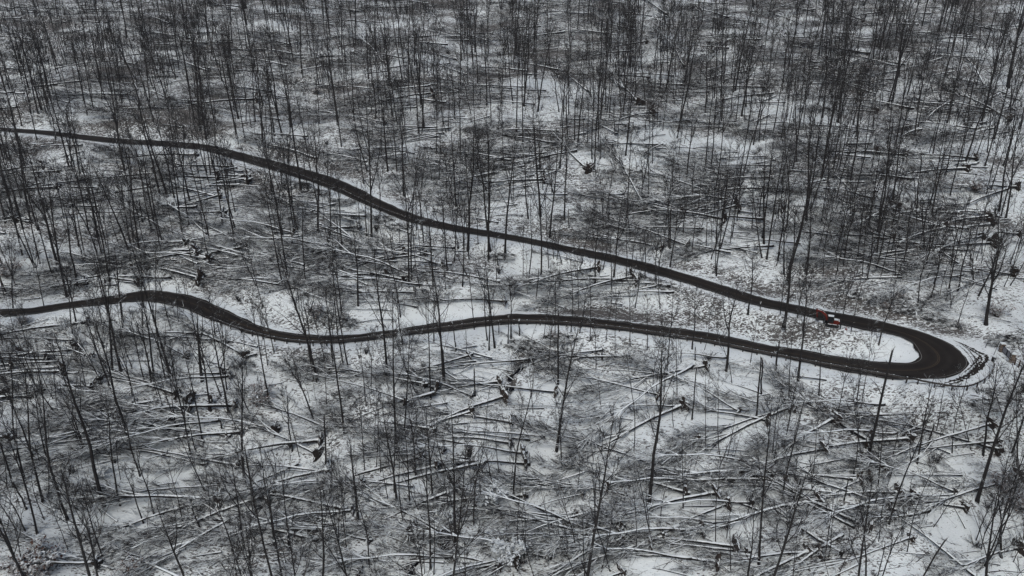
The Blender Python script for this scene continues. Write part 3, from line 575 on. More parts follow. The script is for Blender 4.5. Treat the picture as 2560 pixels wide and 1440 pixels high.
def tree_geo(seed, r0, fork=False, nl=15, ns=6, nt=9, tw=.016, start=.38, crooked=.25, spread=1.0, lod=False, thick=1.0):
    rng.seed(seed)
    tr, cr = MB(), MB()
    hts = [0, .5, 2, 4.5, 7, 9.5, 12, 14.5, 16.5, 18.3, 20]
    x = y = 0.0; vx, vy = rng.gauss(0, .02), rng.gauss(0, .02)
    P = []
    for i, h in enumerate(hts):
        if i:
            dh = h - hts[i - 1]; x += vx * dh; y += vy * dh
            vx += rng.gauss(0, .035 * crooked * 4); vy += rng.gauss(0, .035 * crooked * 4)
            vx *= .8; vy *= .8
        P.append(Vector((x, y, h)))
    rad = lambda h: r0 * (1 - h / 20.5) ** .75 + .012
    R = [rad(h) for h in hts]; R[0] *= 1.5; R[1] *= 1.12
    P[0].z = -.5
    ft = rng.uniform(.4, .6) * 20
    sides = 5 if lod else 7
    def at(h):
        for i in range(len(hts) - 1):
            if h <= hts[i + 1]:
                f = (h - hts[i]) / (hts[i + 1] - hts[i]); return P[i].lerp(P[i + 1], f)
        return P[-1].copy()
    tr.tube(P, R, sides)
    stems = [(lambda h: at(h), 0, 20)]
    if fork:
        az = rng.uniform(0, 6.28); q = at(ft); pts = [q]; d = Vector((math.cos(az) * .42, math.sin(az) * .42, 1)).normalized()
        for i in range(5):
            q = q + d * (20 - ft) / 5.0 * .98; d = bend(d + Vector((-math.cos(az) * .06, -math.sin(az) * .06, .12)), .05).normalized(); pts.append(q)
        tr.tube(pts, [rad(ft) * .72 * (1 - i / 5.4) + .01 for i in range(6)], sides - 1)
        def at2(h, pts=pts):
            f = min(.999, max(0, (h - ft) / (20 - ft))) * 5; i = int(f); return pts[i].lerp(pts[min(5, i + 1)], f - i)
        stems.append((at2, ft + 1, 20))
    az = rng.uniform(0, 6.28)
    for si, (fn, lo, hi) in enumerate(stems):
        for i in range(nl if si == 0 else nl // 2):
            h = 20 * (start + (0.97 - start) * ((i + rng.random()) / (nl if si == 0 else nl // 2)) ** .85)
            if h < lo: continue
            az += 2.4 + rng.uniform(-.5, .5)
            ang = math.radians(rng.uniform(24, 52)) * spread
            L = ((20 - h) * .42 + 1.6) * rng.uniform(.6, 1.15)
            d = Vector((math.sin(ang) * math.cos(az), math.sin(ang) * math.sin(az), math.cos(ang)))
            p = fn(h); pts = [p]
            r1 = min(rad(h) * .5 * thick, .085 * thick + r0 * .12)
            for k in range(4):
                p = p + d * L / 4; d = bend(d + Vector((0, 0, .13)), .11).normalized(); pts.append(p)
            cr.tube(pts, [r1 * (1 - k / 4.6) + .006 for k in range(5)], 3 if lod else 4, cap=False)
            for s_ in range(ns):
                f = rng.uniform(.2, 1.0) * 4; k = min(3, int(f)); q = pts[k].lerp(pts[k + 1], f - k)
                dd = bend((pts[k + 1] - pts[k]).normalized(), .42).normalized()
                l2 = L * rng.uniform(.22, .48) + .3
                q2 = q + dd * l2 * .5; q3 = q2 + bend(dd + Vector((0, 0, .15)), .16).normalized() * l2 * .5
                cr.tube([q, q2, q3], [.026 * thick * (1.4 if lod else 1), .017 * thick * (1.4 if lod else 1), .008], 3, cap=False, mi=1)
                for w_ in range(nt):
                    f2 = rng.random(); b0 = q.lerp(q2, f2 * 2) if f2 < .5 else q2.lerp(q3, f2 * 2 - 1)
                    b1 = b0 + bend(dd + Vector((0, 0, .2)), .5).normalized() * rng.uniform(.45, 1.15)
                    cr.spike(b0, b1, tw, 1)
    # a few dead stubs on the bare bole
    for i in range(4):
        h = rng.uniform(3, 9); p = at(h); a2 = rng.uniform(0, 6.28)
        e = p + Vector((math.cos(a2), math.sin(a2), rng.uniform(-.1, .6))).normalized() * rng.uniform(.6, 1.8)
        cr.tube([p, p.lerp(e, .5) + Vector((0, 0, .08)), e], [.03, .02, .008], 3, cap=False)
    return tr, cr

def bent(V, amt, axis):                                   # bow a whole tree sideways
    V = V.copy(); V[:, axis] += amt * (V[:, 2] / 20) ** 2 * 20
    return V

PRO = []      # (base diameter, trunk mesh, crown mesh)
specs = [(.085, 0, 10), (.085, 0, 9), (.13, 0, 13), (.13, 1, 12), (.13, 0, 14), (.13, 1, 10), (.19, 0, 15), (.19, 1, 14), (.19, 0, 17), (.27, 1, 15), (.27, 0, 17), (.38, 1, 16)]
for i, (r, fk, nl) in enumerate(specs):
    a, c = tree_geo(100 + i, r, bool(fk), max(8, nl - 3), 5, 9, .0115 + r * .008, thick=.8, start=[.34, .5, .42, .3][i % 4], crooked=[.25, .4, .15, .3, .5][i % 5], spread=[.8, 1, .7, 1.15][i % 4])
    PRO.append((2 * r, a.mesh('tree_trunk', M['bark'], True), c.mesh('tree_crown', [M['twig'], M['twig']])))
LOD = []
for i, r in enumerate((.08, .085, .12, .12, .17, .23)):
    a, c = tree_geo(300 + i, r, i % 3 == 2, 12, 4, 9, .020, start=.4, lod=True, spread=[.8, 1.05][i % 2], crooked=[.2, .4][i % 2])
    nv = len(a.v)
    LOD.append((np.array(a.v + c.v), np.array(a.f + [tuple(k + nv for k in f) for f in c.f]), 2 * r, np.array(a.m + c.m)))

# fallen trees: the same growth laid along +X, pressed onto the ground
def lay(mb, up=.38, k=1.0):
    V = np.array(mb.v); Z = V[:, 2].copy(); l1 = V[:, 0].copy(); l2 = V[:, 1].copy()
    z = l2 + up + .25 * np.sin(Z / 20 * math.pi)
    z = np.where(z < .08, .08 + .55 * (.08 - z), z)
    z = np.where(z > 1.6, 1.6 + (z - 1.6) * .45, z)
    mb.v = np.stack([Z, l1 * 1.05 * k, z], 1).tolist()
FPRO = []
for i, (r, fk, nl) in enumerate([(.075, 0, 9), (.075, 0, 10), (.11, 0, 13), (.11, 1, 12), (.11, 0, 12), (.16, 0, 14), (.16, 1, 14), (.22, 0, 15), (.22, 1, 16), (.30, 1, 17)]):
    a, c = tree_geo(500 + i, r, bool(fk), nl + 1, 6, 7, .020, start=[.40, .32, .46][i % 3], crooked=[.35, .6, .2, .5][i % 4], spread=.5, thick=1.45)
    lay(a); lay(c)
    FPRO.append((2 * r, a.mesh('log_trunk', M['log'], True), c.mesh('log_crown', [M['log'], M['brush']])))
FLOD = []
for i, r in enumerate((.09, .12, .17, .23)):
    a, c = tree_geo(600 + i, r, False, 12, 5, 4, .034, start=.34, lod=True, spread=.42, crooked=.5)
    lay(a); lay(c); nv = len(a.v)
    FLOD.append((np.array(a.v + c.v), np.array(a.f + [tuple(k + nv for k in f) for f in c.f]), 2 * r, np.array(a.m + c.m)))

def root_geo(seed):                                        # radius 1 m, facing -X
    rng.seed(seed); mb = MB()
    nu, nvv = 18, 9
    for j in range(nvv + 1):
        for i in range(nu):
            th = 2 * math.pi * i / nu; ph = math.pi * j / nvv
            rr = 1 + .22 * math.sin(3 * th + seed) + .15 * math.sin(5 * th + 2 * seed) + rng.uniform(-.14, .14)
            x = -.30 * math.cos(ph) + rng.uniform(-.06, .06) - .05
            mb.v.append((x, rr * math.sin(ph) * math.cos(th) * .95, max(-.5, rr * math.sin(ph) * math.sin(th) + .45)))
    for j in range(nvv):
        for i in range(nu):
            a = j * nu + i; b_ = j * nu + (i + 1) % nu
            mb.f += [(a, b_, b_ + nu), (a, b_ + nu, a + nu)]
    mb.m = [0] * len(mb.f)
    for i in range(22):
        th = rng.uniform(0, 6.28); d = Vector((rng.uniform(-.8, .5), math.cos(th), math.sin(th))).normalized()
        p = Vector((0, .5 * math.cos(th), .45 + .5 * math.sin(th))); L = rng.uniform(.5, 1.25)
        q = p + d * L * .6; e = q + bend(d, .4).normalized() * L * .5
        if e.z < -.4: continue
        mb.tube([p, q, e], [.09, .05, .012], 4, cap=False)
    return mb
ROOTS = [root_geo(40 + i).mesh('root_plate', M['soil']) for i in range(5)]

def snag_geo(seed, r0):                                    # unit height 10 m, snapped top
    rng.seed(seed); mb = MB(); x = y = 0; P = []; R = []
    for i in range(9):
        h = i * 10 / 8
        P.append((x, y, h if i else -.4)); x += rng.gauss(0, .05); y += rng.gauss(0, .05)
        R.append(r0 * (1.35 if i == 0 else 1 - .35 * h / 10))
    mb.tube(P, R, 8)
    top = Vector(P[-1])
    for k in range(6):
        a = rng.uniform(0, 6.28); b0 = top + Vector((math.cos(a), math.sin(a), 0)) * r0 * .4 - Vector((0, 0, .1))
        mb.spike(b0, b0 + Vector((math.cos(a) * .12, math.sin(a) * .12, rng.uniform(.3, 1.1))), r0 * .35)
    br = MB()
    for k in range(rng.randint(3, 7)):
        h = rng.uniform(3.5, 9.6); a = rng.uniform(0, 6.28); L = rng.uniform(.5, 2.2)
        p = Vector((0, 0, 0)); i = int(h / 1.25); p = Vector(P[i]).lerp(Vector(P[min(8, i + 1)]), h / 1.25 - i)
        d = Vector((math.cos(a), math.sin(a), rng.uniform(.2, 1.0))).normalized(); q = p + d * L * .6; e = q + bend(d, .3).normalized() * L * .5
        br.tube([p, q, e], [.06, .035, .01], 4, cap=False)
        for s_ in range(3): br.spike(q.lerp(e, s_ / 3), q.lerp(e, s_ / 3) + bend(d, .7).normalized() * rng.uniform(.3, .9), .02)
    return mb, br
SPRO = []
for i, r in enumerate((.12, .12, .2, .2, .3, .3, .42)):
    a, b_ = snag_geo(700 + i, r); SPRO.append((2 * r, a.mesh('snag_trunk', M['bark'], True), b_.mesh('snag_branches', M['twig'])))

def sapling_geo(seed, bow=0.0, n=14, nt=5):                # unit height 6 m
    rng.seed(seed); mb = MB(); x = y = 0.0; P = []; vx = rng.gauss(0, .05); vy = rng.gauss(0, .05)
    for i in range(8):
        h = i * 6 / 7; P.append(Vector((x + bow * (h / 6) ** 2 * 2.6, y, (h if i else -.2) - abs(bow) * (h / 6) ** 3 * 1.3))); x += vx; y += vy; vx += rng.gauss(0, .04); vy += rng.gauss(0, .04)
    mb.tube(P, [.042 * (1 - i / 8) + .008 for i in range(8)], 5)
    for k in range(n):
        f = rng.uniform(1.6, 6.9); i = int(f); p = P[i].lerp(P[i + 1] if i < 7 else P[7], f - i)
        a = rng.uniform(0, 6.28); d = Vector((math.cos(a) * .6, math.sin(a) * .6, .9)).normalized(); L = rng.uniform(.5, 1.5)
        q = p + d * L; mb.tube([p, p + d * L * .5 + Vector((0, 0, -.04)), q], [.014, .010, .005], 3, cap=False)
        for s_ in range(nt):
            b0 = p.lerp(q, rng.random()); mb.spike(b0, b0 + bend(d, .5).normalized() * rng.uniform(.2, .6), .010)
    return mb
SAP = [sapling_geo(800 + i, [0, 0, .3, 0, -.6, .8, 0, -.2][i]).mesh('sapling', M['twig']) for i in range(8)]

def shrub_geo(seed, leaves=0, stems=16, flat=1.0):         # unit radius 1 m
    rng.seed(seed); mb, lf = MB(), MB()
    for k in range(stems):
        a = rng.uniform(0, 6.28); t_ = rng.uniform(.15, 1.0)
        d = Vector((math.cos(a) * t_, math.sin(a) * t_, 1.0 * flat)).normalized(); p = Vector((rng.gauss(0, .08), rng.gauss(0, .08), -.05)); L = rng.uniform(.7, 1.25)
        q = p + d * L * .5; e = q + bend(d, .25).normalized() * L * .5
        mb.tube([p, q, e], [.022, .014, .005], 3, cap=False)
        for s_ in range(12):
            f = rng.random(); b0 = p.lerp(q, f * 2) if f < .5 else q.lerp(e, f * 2 - 1)
            b1 = b0 + bend(d, .6).normalized() * rng.uniform(.15, .45); mb.spike(b0, b1, .009)
            for l_ in range(leaves): lf.leaf(b0.lerp(b1, rng.uniform(.3, 1.1)) + Vector((rng.gauss(0, .05), rng.gauss(0, .05), rng.gauss(0, .05))), rng.uniform(.045, .09))
    return mb, lf
SHR = [shrub_geo(900 + i, 0, 22, [1, .6, 1.3, .8][i])[0].mesh('shrub', M['twig']) for i in range(4)]
BRN = [[q.mesh(nm, mm) for q, nm, mm in zip(shrub_geo(920 + i, 5, 20, 1.2), ('shrub_stems', 'shrub_leaves'), (M['twig'], M['brown_leaf']))] for i in range(3)]
EVG = [[q.mesh(nm, mm) for q, nm, mm in zip(shrub_geo(940 + i, 6, 26, .8), ('shrub_stems', 'shrub_leaves'), (M['twig'], M['green_leaf']))] for i in range(2)]

# ------------------------------------------------------------ where everything stands
rng.seed(21)
def zone(px, py):
    """which part of the hillside a photo pixel lies in, named by the roads"""
    up_y = np.interp(px, [a for a, b, c, d in ROAD] + [2080, 2160, 2235, 2312, 2364, 2403, 2425], [(b + d) / 2 for a, b, c, d in ROAD] + [785, 805, 820, 840, 860, 875, 890])
    lx = [r[1] for r in ROAD2][::-1] + [2003, 2080, 2158, 2209, 2287, 2343, 2400, 2425]; ly = [(r[0] + r[2]) / 2 for r in ROAD2][::-1] + [888, 900, 915, 928, 935, 940, 925, 900]
    lo_y = np.interp(px, lx, ly)
    if px > 2425: return 'right of the hairpin bend'
    if py < up_y: return 'above the upper road'
    if py > lo_y: return 'below the lower road'
    if px > 1880: return 'inside the hairpin bend'
    return 'between the two roads'

used = set()
def place_words(px, py):
    a, d = 100 * px / W, 100 * py / H
    return a, d

def uniq(pre, px, py, what='foot'):
    a, d = place_words(px, py)
    if a < 0 or a > 100 or d < 0 or d > 100:
        d0 = 'below the bottom edge' if d > 100 else None
        ed = 'its foot just outside the picture'
    for st in (0, .5, -.5, 1, -1, 1.5, -1.5, 2, -2):
        aa = round((a + st * .9) * 2) / 2
        dd = round(d)
        s = f"{pre}, {what} {aa:g}% across, {dd:g}% down"
        if s not in used:
            used.add(s); return s
    used.add(s); return s

def clump(P, s, o): return mnoise.noise(Vector((P[0] / (1.6 * s) + o, P[1] / s, o)))
def road_clear(x, y): return float(terrain(x, y, True)[1][0])

stand = []   # dicts
for (ox, oy, zf), s in STAND.items():
    for it in s.split(','):
        q = it.split(); bx, by, tx, ty, w = map(float, q[:5])
        px, py, qx, qy = ox + bx / zf, oy + by / zf, ox + tx / zf, oy + ty / zf
        P = hit(px, py); dr = ray(qx, qy); tt = (P[1] - CAM[1]) / dr[1]; Q = CAM + dr * tt
        k = project(*P)[2]
        if by >= 1425 and oy < 1000 and len(q) == 5: continue
        if by >= 1425 and zf == 4:                # the foot lies below the picture
            ex_ = 70 + 40 * math.sin(bx); px -= (qx - px) / max(30, py - qy) * ex_; py += ex_; P = hit(px, py); tt = (P[1] - CAM[1]) / dr[1]; Q = CAM + dr * tt; k = project(*P)[2]
        stand.append(dict(P=P, px=px, py=py, lean=(Q[0] - P[0]) / max(1, Q[2] - P[2]), h=Q[2] - P[2], dia=.78 * w / zf / k, snag=len(q) > 5, k=k, tr=1))
TILE = [[330, 300, 300, 300], [116, 96, 104, 92], [44, 30, 8, 10], [34, 26, 6, 12]]
def rnd_spots(tab, f=1.0, gap=2.0):
    out = []
    for r in range(4):
        for c in range(4):
            for _ in range(int(tab[r][c] * f)):
                px, py = rng.uniform(c * 640, c * 640 + 640), rng.uniform(r * 360, r * 360 + 360)
                if r == 0: py = 360 * rng.random() ** 1.25
                P = hit(px, py)
                if road_clear(P[0], P[1]) < gap: continue
                out.append((P, px, py))
    return out
for P, px, py in rnd_spots(TILE):
    if clump(P, 8, 2.5) < rng.gauss(-.22, .28): continue
    if (1150 < px < 1260 and 900 < py < 1000) or (1840 < px < 2530 and 770 < py < 1210): continue
    k = project(*P)[2]
    h = rng.choice([9, 11, 13, 15, 17, 20]) * rng.uniform(.85, 1.15)
    stand.append(dict(P=P, px=px, py=py, lean=rng.gauss(0, .05), h=h, dia=h * rng.uniform(.010, .020), snag=False, k=k))
for _ in range(46):                                        # the wood closes in again along the right edge
    px, py = (rng.uniform(2440, 2565), rng.uniform(640, 1430)) if rng.random() < .6 else (rng.uniform(2080, 2560), rng.uniform(600, 760))
    P = hit(px, py)
    if road_clear(P[0], P[1]) < 2.5 or (2380 < px < 2600 and 790 < py < 1230): continue
    h = rng.uniform(8, 15); stand.append(dict(P=P, px=px, py=py, lean=rng.gauss(.03, .06), h=h, dia=h * rng.uniform(.010, .017), snag=False, k=project(*P)[2]))
extra = []   # outside the frame: beyond the side edges, above and below it
def outspot(n, x0, x1, y0, y1):
    for _ in range(n):
        px, py = rng.uniform(x0, x1), rng.uniform(y0, y1); P = hit(px, py)
        if road_clear(P[0], P[1]) < 2: continue
        h = rng.uniform(11, 22); extra.append(dict(P=P, px=px, py=py, lean=rng.gauss(0, .05), h=h, dia=h * rng.uniform(.010, .022), snag=False, k=project(*P)[2]))
outspot(110, -420, -5, -60, 1500); outspot(130, 2565, 2980, -60, 1500); outspot(150, -300, 2860, -110, -5); outspot(16, 0, 2560, 1470, 1640)

kept = []
for d in stand:                                            # the tiles overlap: keep one of each pair
    if any(abs(d['px'] - e['px']) < 9 and abs(d['py'] - e['py']) < 9 for e in kept[-420:] if e.get('tr')) and d.get('tr'): continue
    kept.append(d)
stand = kept
snags = [d for d in stand if d['snag']]
trees = [d for d in stand if not d['snag']]
for d in trees:
    if d['h'] < 7: d['h'] = rng.uniform(9, 13)
    d['h'] = min(22, max(d['h'] * rng.uniform(.95, 1.08), d['dia'] * 30)); d['lean'] = max(-.5, min(.5, d['lean']))
    d['size'] = d['h'] * d['k'] * (1 + d['dia'])
trees.sort(key=lambda d: -d['size'])
near, far = trees[:298], trees[298:] + extra
print('standing', len(near), 'far', len(far), 'snags', len(snags))

def copy_tree(src, loc, rot, scl, label, group):
    r = src.copy(); COL.objects.link(r)
    r.location = loc; r.rotation_euler = rot; r.scale = scl
    r['label'] = label
    if group: r['group'] = group
    for ch in src.children:
        if ch.get('own'): continue
        c = ch.copy(); COL.objects.link(c); c.parent = r
    return r

def euler_lean(lean, leany, roll):
    z = Vector((lean, leany, 1)).normalized()
    q = Vector((0, 0, 1)).rotation_difference(z)
    return (q @ Matrix.Rotation(roll, 3, 'Z').to_quaternion()).to_euler()

firsts = {}
def put(kind, cat, parts, loc, rot, scl, label, group):
    """parts: [(name, mesh)]; the first of its make is built, later ones are copies with copied parts"""
    key = (kind, tuple(m.name for _, m in parts))
    if key in firsts: return copy_tree(firsts[key], loc, rot, scl, label, group)
    if len(parts) == 1:
        o = link(kind, parts[0][1]); o['label'] = label; o['category'] = cat; o['group'] = group
    else:
        o = thing(kind, label, cat, (0, 0, 0), group)
        for nm, me_ in parts: link(nm, me_, o)
    o.location = loc; o.rotation_euler = rot; o.scale = scl
    firsts[key] = o
    return o

for d in near:
    want = d['dia'] * 20 / d['h']
    c = sorted(range(len(PRO)), key=lambda i: abs(PRO[i][0] - want) + rng.random() * .06)[0]
    s = d['h'] / 20
    fk = specs[c][1]
    dia = PRO[c][0] * s
    thick = 'thick' if dia > .42 else 'slender' if dia < .2 else 'medium'
    lw = ' leaning' if abs(d['lean']) > .17 else ''
    lab = uniq(f"{thick}{lw} {'forked ' if fk else ''}bare tree {zone(d['px'], d['py'])}", d['px'], d['py'])
    put('bare_tree', 'tree', [('trunk', PRO[c][1]), ('crown', PRO[c][2])], d['P'], euler_lean(d['lean'], rng.gauss(0, .03), rng.uniform(0, 6.28)), (s, s, s), lab, 'bare trees still standing')
for d in snags:
    h = max(2.0, min(14, d['h'])); c = sorted(range(len(SPRO)), key=lambda i: abs(SPRO[i][0] - d['dia']) + rng.random() * .05)[0]
    sx = max(.5, min(1.3, d['dia'] / SPRO[c][0])); sz = h / 10
    lab = uniq(f"snapped-off {'tall' if h > 7 else 'short'} trunk {zone(d['px'], d['py'])}", d['px'], d['py'])
    put('broken_trunk', 'tree snag', [('trunk', SPRO[c][1]), ('branch_stubs', SPRO[c][2])], d['P'], euler_lean(max(-.4, min(.4, d['lean'])), 0, rng.uniform(0, 6.28)), (sx, sx, sz), lab, 'snapped standing trunks')

def merge(name, items, protos, m, **props):
    Vs, Fs, Ms, k0 = [], [], [], 0
    for P, R, s, c in items:
        v, f, _, mi = protos[c]; Ms.append(mi)
        Vs.append((v * s) @ np.array(R).T + P); Fs.append(f + k0); k0 += len(v)
    return link(name, trimesh(name, np.vstack(Vs), np.vstack(Fs), m, False, np.concatenate(Ms).astype(np.int32)), **props)

items = []
for d in far:
    want = d['dia'] * 20 / d['h']; c = sorted(range(len(LOD)), key=lambda i: abs(LOD[i][2] - want) + rng.random() * .08)[0]
    R = euler_lean(d['lean'], rng.gauss(0, .03), rng.uniform(0, 6.28)).to_matrix()
    items.append((np.array(d['P']), R, d['h'] / 20, c))
merge('distant_trees', items, LOD, [M['twig'], M['twig']], kind='stuff', label='mass of further bare trees covering the upper hillside', category='woodland')

# ------------------------------------------------------------ fallen trees
fall = []
for (ox, oy, zf), s in FALL.items():
    for it in s.split(','):
        ax, ay, bx, by, w = map(float, it.split())
        A = (ox + ax / zf, oy + ay / zf); B = (ox + bx / zf, oy + by / zf)
        PA, PB = hit(*A), hit(*B); k = project(*PA)[2]
        fall.append(dict(A=PA, B=PB, px=A[0], py=A[1], dia=1.15 * w / zf / k, k=k, L=float(np.linalg.norm(PB - PA)), traced=True))
FT = [[330, 380, 380, 380], [400, 340, 300, 290], [120, 90, 64, 50], [52, 52, 56, 50]]
for P, px, py in rnd_spots(FT, 1.0, 1.5):
    if clump(P, 7, 5.5) < rng.gauss(.0 if py < 720 else -.03, .08): continue
    k = project(*P)[2]
    L = rng.uniform(10, 21); a = math.radians(180 + rng.gauss(2, 13)); sy = 1.25
    Bx, By = P[0] + L * math.cos(a), P[1] + L * math.sin(a) * sy * .9
    if min(road_clear(Bx, By), road_clear((P[0] + Bx) / 2, (P[1] + By) / 2)) < 1.0: continue
    fall.append(dict(A=P, B=np.array([Bx, By, float(terrain(Bx, By)[0])]), px=px, py=py, dia=L * rng.uniform(.014, .024), k=k, L=L, traced=False))
for i in range(26):                                        # crowns poking in from below the frame and past the sides
    px, py = rng.choice([(rng.uniform(0, 2560), rng.uniform(1445, 1500)), (rng.uniform(2570, 2800), rng.uniform(100, 1440)), (rng.uniform(-200, -20), rng.uniform(200, 1400))])
    P = hit(px, py); L = rng.uniform(10, 17); a = math.radians(180 + rng.gauss(4, 18)); Bx, By = P[0] + L * math.cos(a), P[1] + L * math.sin(a)
    if min(road_clear(Bx, By), road_clear(P[0], P[1]), road_clear((P[0] + Bx) / 2, (P[1] + By) / 2)) < 1: continue
    fall.append(dict(A=P, B=np.array([Bx, By, float(terrain(Bx, By)[0])]), px=px, py=py, dia=.25, k=project(*P)[2], L=L, traced=False))
def clip_road(d):
    """no fallen tree lies across the cleared road"""
    ext = 1.38 if d['traced'] else 1.0
    T = np.linspace(0, ext, 14); q = d['A'][None] + T[:, None] * (d['B'] - d['A'])[None]
    e = terrain(q[:, 0], q[:, 1], True)[1]
    e = e - np.where(T > .35, .9, 0) * (T < 9)
    b_ = np.where(e < (.9 if d['traced'] else 1.4))[0]
    if len(b_):
        f = T[b_[0]] * .92
        if f * d['L'] < 5: return False
        d['B'] = d['A'] + (d['B'] - d['A']) * f / ext; d['L'] *= f / ext
    return True
kept = []
for d in fall:
    if d['traced'] and any(np.linalg.norm(d['A'] - e['A']) < 1.3 for e in kept if e['traced']): continue
    kept.append(d)
fall = [d for d in kept if clip_road(d)]
for d in fall: d['size'] = d['L'] * d['k'] * (1.4 if d['traced'] else .8) * (.5 + d['dia'] * 2) * (1 if 0 < d['px'] < 2560 and 0 < d['py'] < 1440 else .1)
fall.sort(key=lambda d: -d['size'])
fnear, ffar = fall[:298], fall[298:]
print('fallen', len(fnear), 'far', len(ffar))

def lay_matrix(d):
    A, B = d['A'].copy(), d['B'].copy()
    x = Vector(B - A)
    L = x.length * (1.38 if d['traced'] else 1.0)
    L = max(7.0, min(24, L))
    x.normalize()
    # lift where the ground between bulges
    T = np.linspace(0, 1, 7); pts = A[None] + (L * T)[:, None] * np.array(x)[None]
    g_ = terrain(pts[:, 0], pts[:, 1]); lift = float(np.max(g_ - pts[:, 2])) * .55
    z = Vector((0, -.3, 1)); y = z.cross(x).normalized(); z = x.cross(y)
    R = Matrix((x, y, z)).transposed()
    A[2] += max(0, lift) - .03
    return A, R, L

for d in fnear:
    A, R, L = lay_matrix(d)
    s = L / 20; want = d['dia'] / s
    c = sorted(range(len(FPRO)), key=lambda i: abs(FPRO[i][0] - want) + rng.random() * .05)[0]
    sy = max(.75, min(1.5, s * 1.05)); sr = max(.8, min(1.7, d['dia'] / FPRO[c][0] / 1.0))
    yz = (sy + sr) / 2
    dia = FPRO[c][0] * yz
    word = 'thick' if dia > .42 else 'thin' if dia < .22 else 'medium'
    lab = uniq(f"{word} snow-topped fallen tree {zone(d['px'], d['py'])}", d['px'], d['py'], 'root')
    parts = [('trunk', FPRO[c][1]), ('crown', FPRO[c][2])]
    rt = rng.random() < (.7 if d['dia'] > .18 else .3)
    # root plates differ per copy, so the root plate is attached here rather than in the prototype
    o = put('fallen_tree', 'fallen tree', parts, A, R.to_euler(), (s, yz * rng.choice([-1, 1]) if False else yz, yz), lab, 'fallen trees lying across the slope')
    if rt:
        rr = max(.35, min(1.3, d['dia'] * 2.6 * rng.uniform(.7, 1.2)))
        q = link('root_plate', rng.choice(ROOTS), o, own=1); q.scale = (rr / s * .9, rr / yz, rr / yz)
        q.rotation_euler = (0, rng.uniform(-.25, .25), 0)
# copies made above must not inherit another tree's root plate
items = []
for d in ffar:
    A, R, L = lay_matrix(d); s = L / 20
    items.append((A, R, s, (3 if d['dia'] > .3 else 2) if d['traced'] else rng.choice((0, 1, 2, 2, 3))))
merge('windthrown_trees', items, FLOD, [M['log'], M['brush']], kind='stuff', label='tangle of smaller snow-dusted fallen trees between the larger ones', category='windthrow')

# ------------------------------------------------------------ saplings, shrubs
ST_ = [[14, 14, 16, 18], [16, 16, 22, 26], [20, 18, 14, 14], [20, 18, 16, 18]]
for P, px, py in rnd_spots(ST_, 1.0, .9):
    if (1160 < px < 1250 and 910 < py < 990) or (1900 < px < 2480 and 780 < py < 1040): continue
    i = rng.randrange(8); s = rng.uniform(.55, 1.35)
    bow = 'bowed ' if i in (4, 5) else ''
    put('sapling', 'sapling', [('sapling', SAP[i])], P, euler_lean(rng.gauss(0, .1), rng.gauss(0, .1), rng.uniform(0, 6.28)), (s, s, s), uniq(f"thin {bow}bare sapling {zone(px, py)}", px, py), 'thin bare saplings')
for P, px, py in rnd_spots([[5, 6, 6, 7], [7, 7, 8, 9], [8, 7, 7, 8], [8, 8, 8, 9]], 1.0, 1.9):
    s = rng.uniform(.7, 1.9)
    put('shrub', 'shrub', [('shrub', SHR[rng.randrange(4)])], P, (0, 0, rng.uniform(0, 6.28)), (s, s, s * .8), uniq(f"low twiggy grey shrub {zone(px, py)}", px, py), 'low twiggy shrubs')
for px, py, r in BROWN:
    P = hit(px, py); s = r * .8
    me2 = BRN[rng.randrange(3)]
    o = put('brown_leaved_shrub', 'shrub', [('stems', me2[0]), ('foliage', me2[1])], P, (0, 0, rng.uniform(0, 6.28)), (s, s, s * .8), uniq(f"brown-leaved shrub {zone(px, py)}", px, py), 'shrubs keeping withered brown leaves')
for px, py, r in EVERG:
    P = hit(px, py); s = r * .8; me2 = EVG[rng.randrange(2)]
    o = put('evergreen_shrub', 'shrub', [('stems', me2[0]), ('foliage', me2[1])], P, (0, 0, rng.uniform(0, 6.28)), (s, s, s * .85), uniq(f"snow-covered evergreen shrub {zone(px, py)}", px, py), 'snow-covered evergreen shrubs')

def pile_geo(seed):
    rng.seed(seed); mb = MB()
    for k in range(150):
        a = rng.gauss(0, .7) + (math.pi if rng.random() < .5 else 0); r_ = rng.random() ** .5
        th = rng.uniform(0, 6.28); c = Vector((r_ * math.cos(th) * 1.2, r_ * math.sin(th) * .8, rng.random() * .75 * (1 - r_ * .8)))
        L = rng.uniform(.35, 1.1); d = Vector((math.cos(a), math.sin(a) * .8, rng.gauss(.1, .3))).normalized()
        p, e = c - d * L * .5, c + d * L * .5; p.z = max(p.z, .02); e.z = max(e.z, .02); r0 = rng.choice([.012, .018, .03, .05])
        mb.tube([p, c + Vector((rng.gauss(0, .04), rng.gauss(0, .04), .03)), e], [r0, r0 * .8, r0 * .4], 4)
        mb.spike(c, c + bend(d, .6).normalized() * L * .4, r0 * .5)
    return mb
PILE = [pile_geo(970 + i).mesh('brush_pile', M['brush']) for i in range(3)]
rng.seed(77)
for px, py, r in PILES:
    P = hit(px, py)
    put('brush_pile', 'brush pile', [('brush_pile', PILE[rng.randrange(3)])], P, (0.15, 0, rng.gauss(0, .4)), (r, r * .85, r * .6), uniq(f"dark tangled brush pile {zone(px, py)}", px, py), 'dark brush piles')

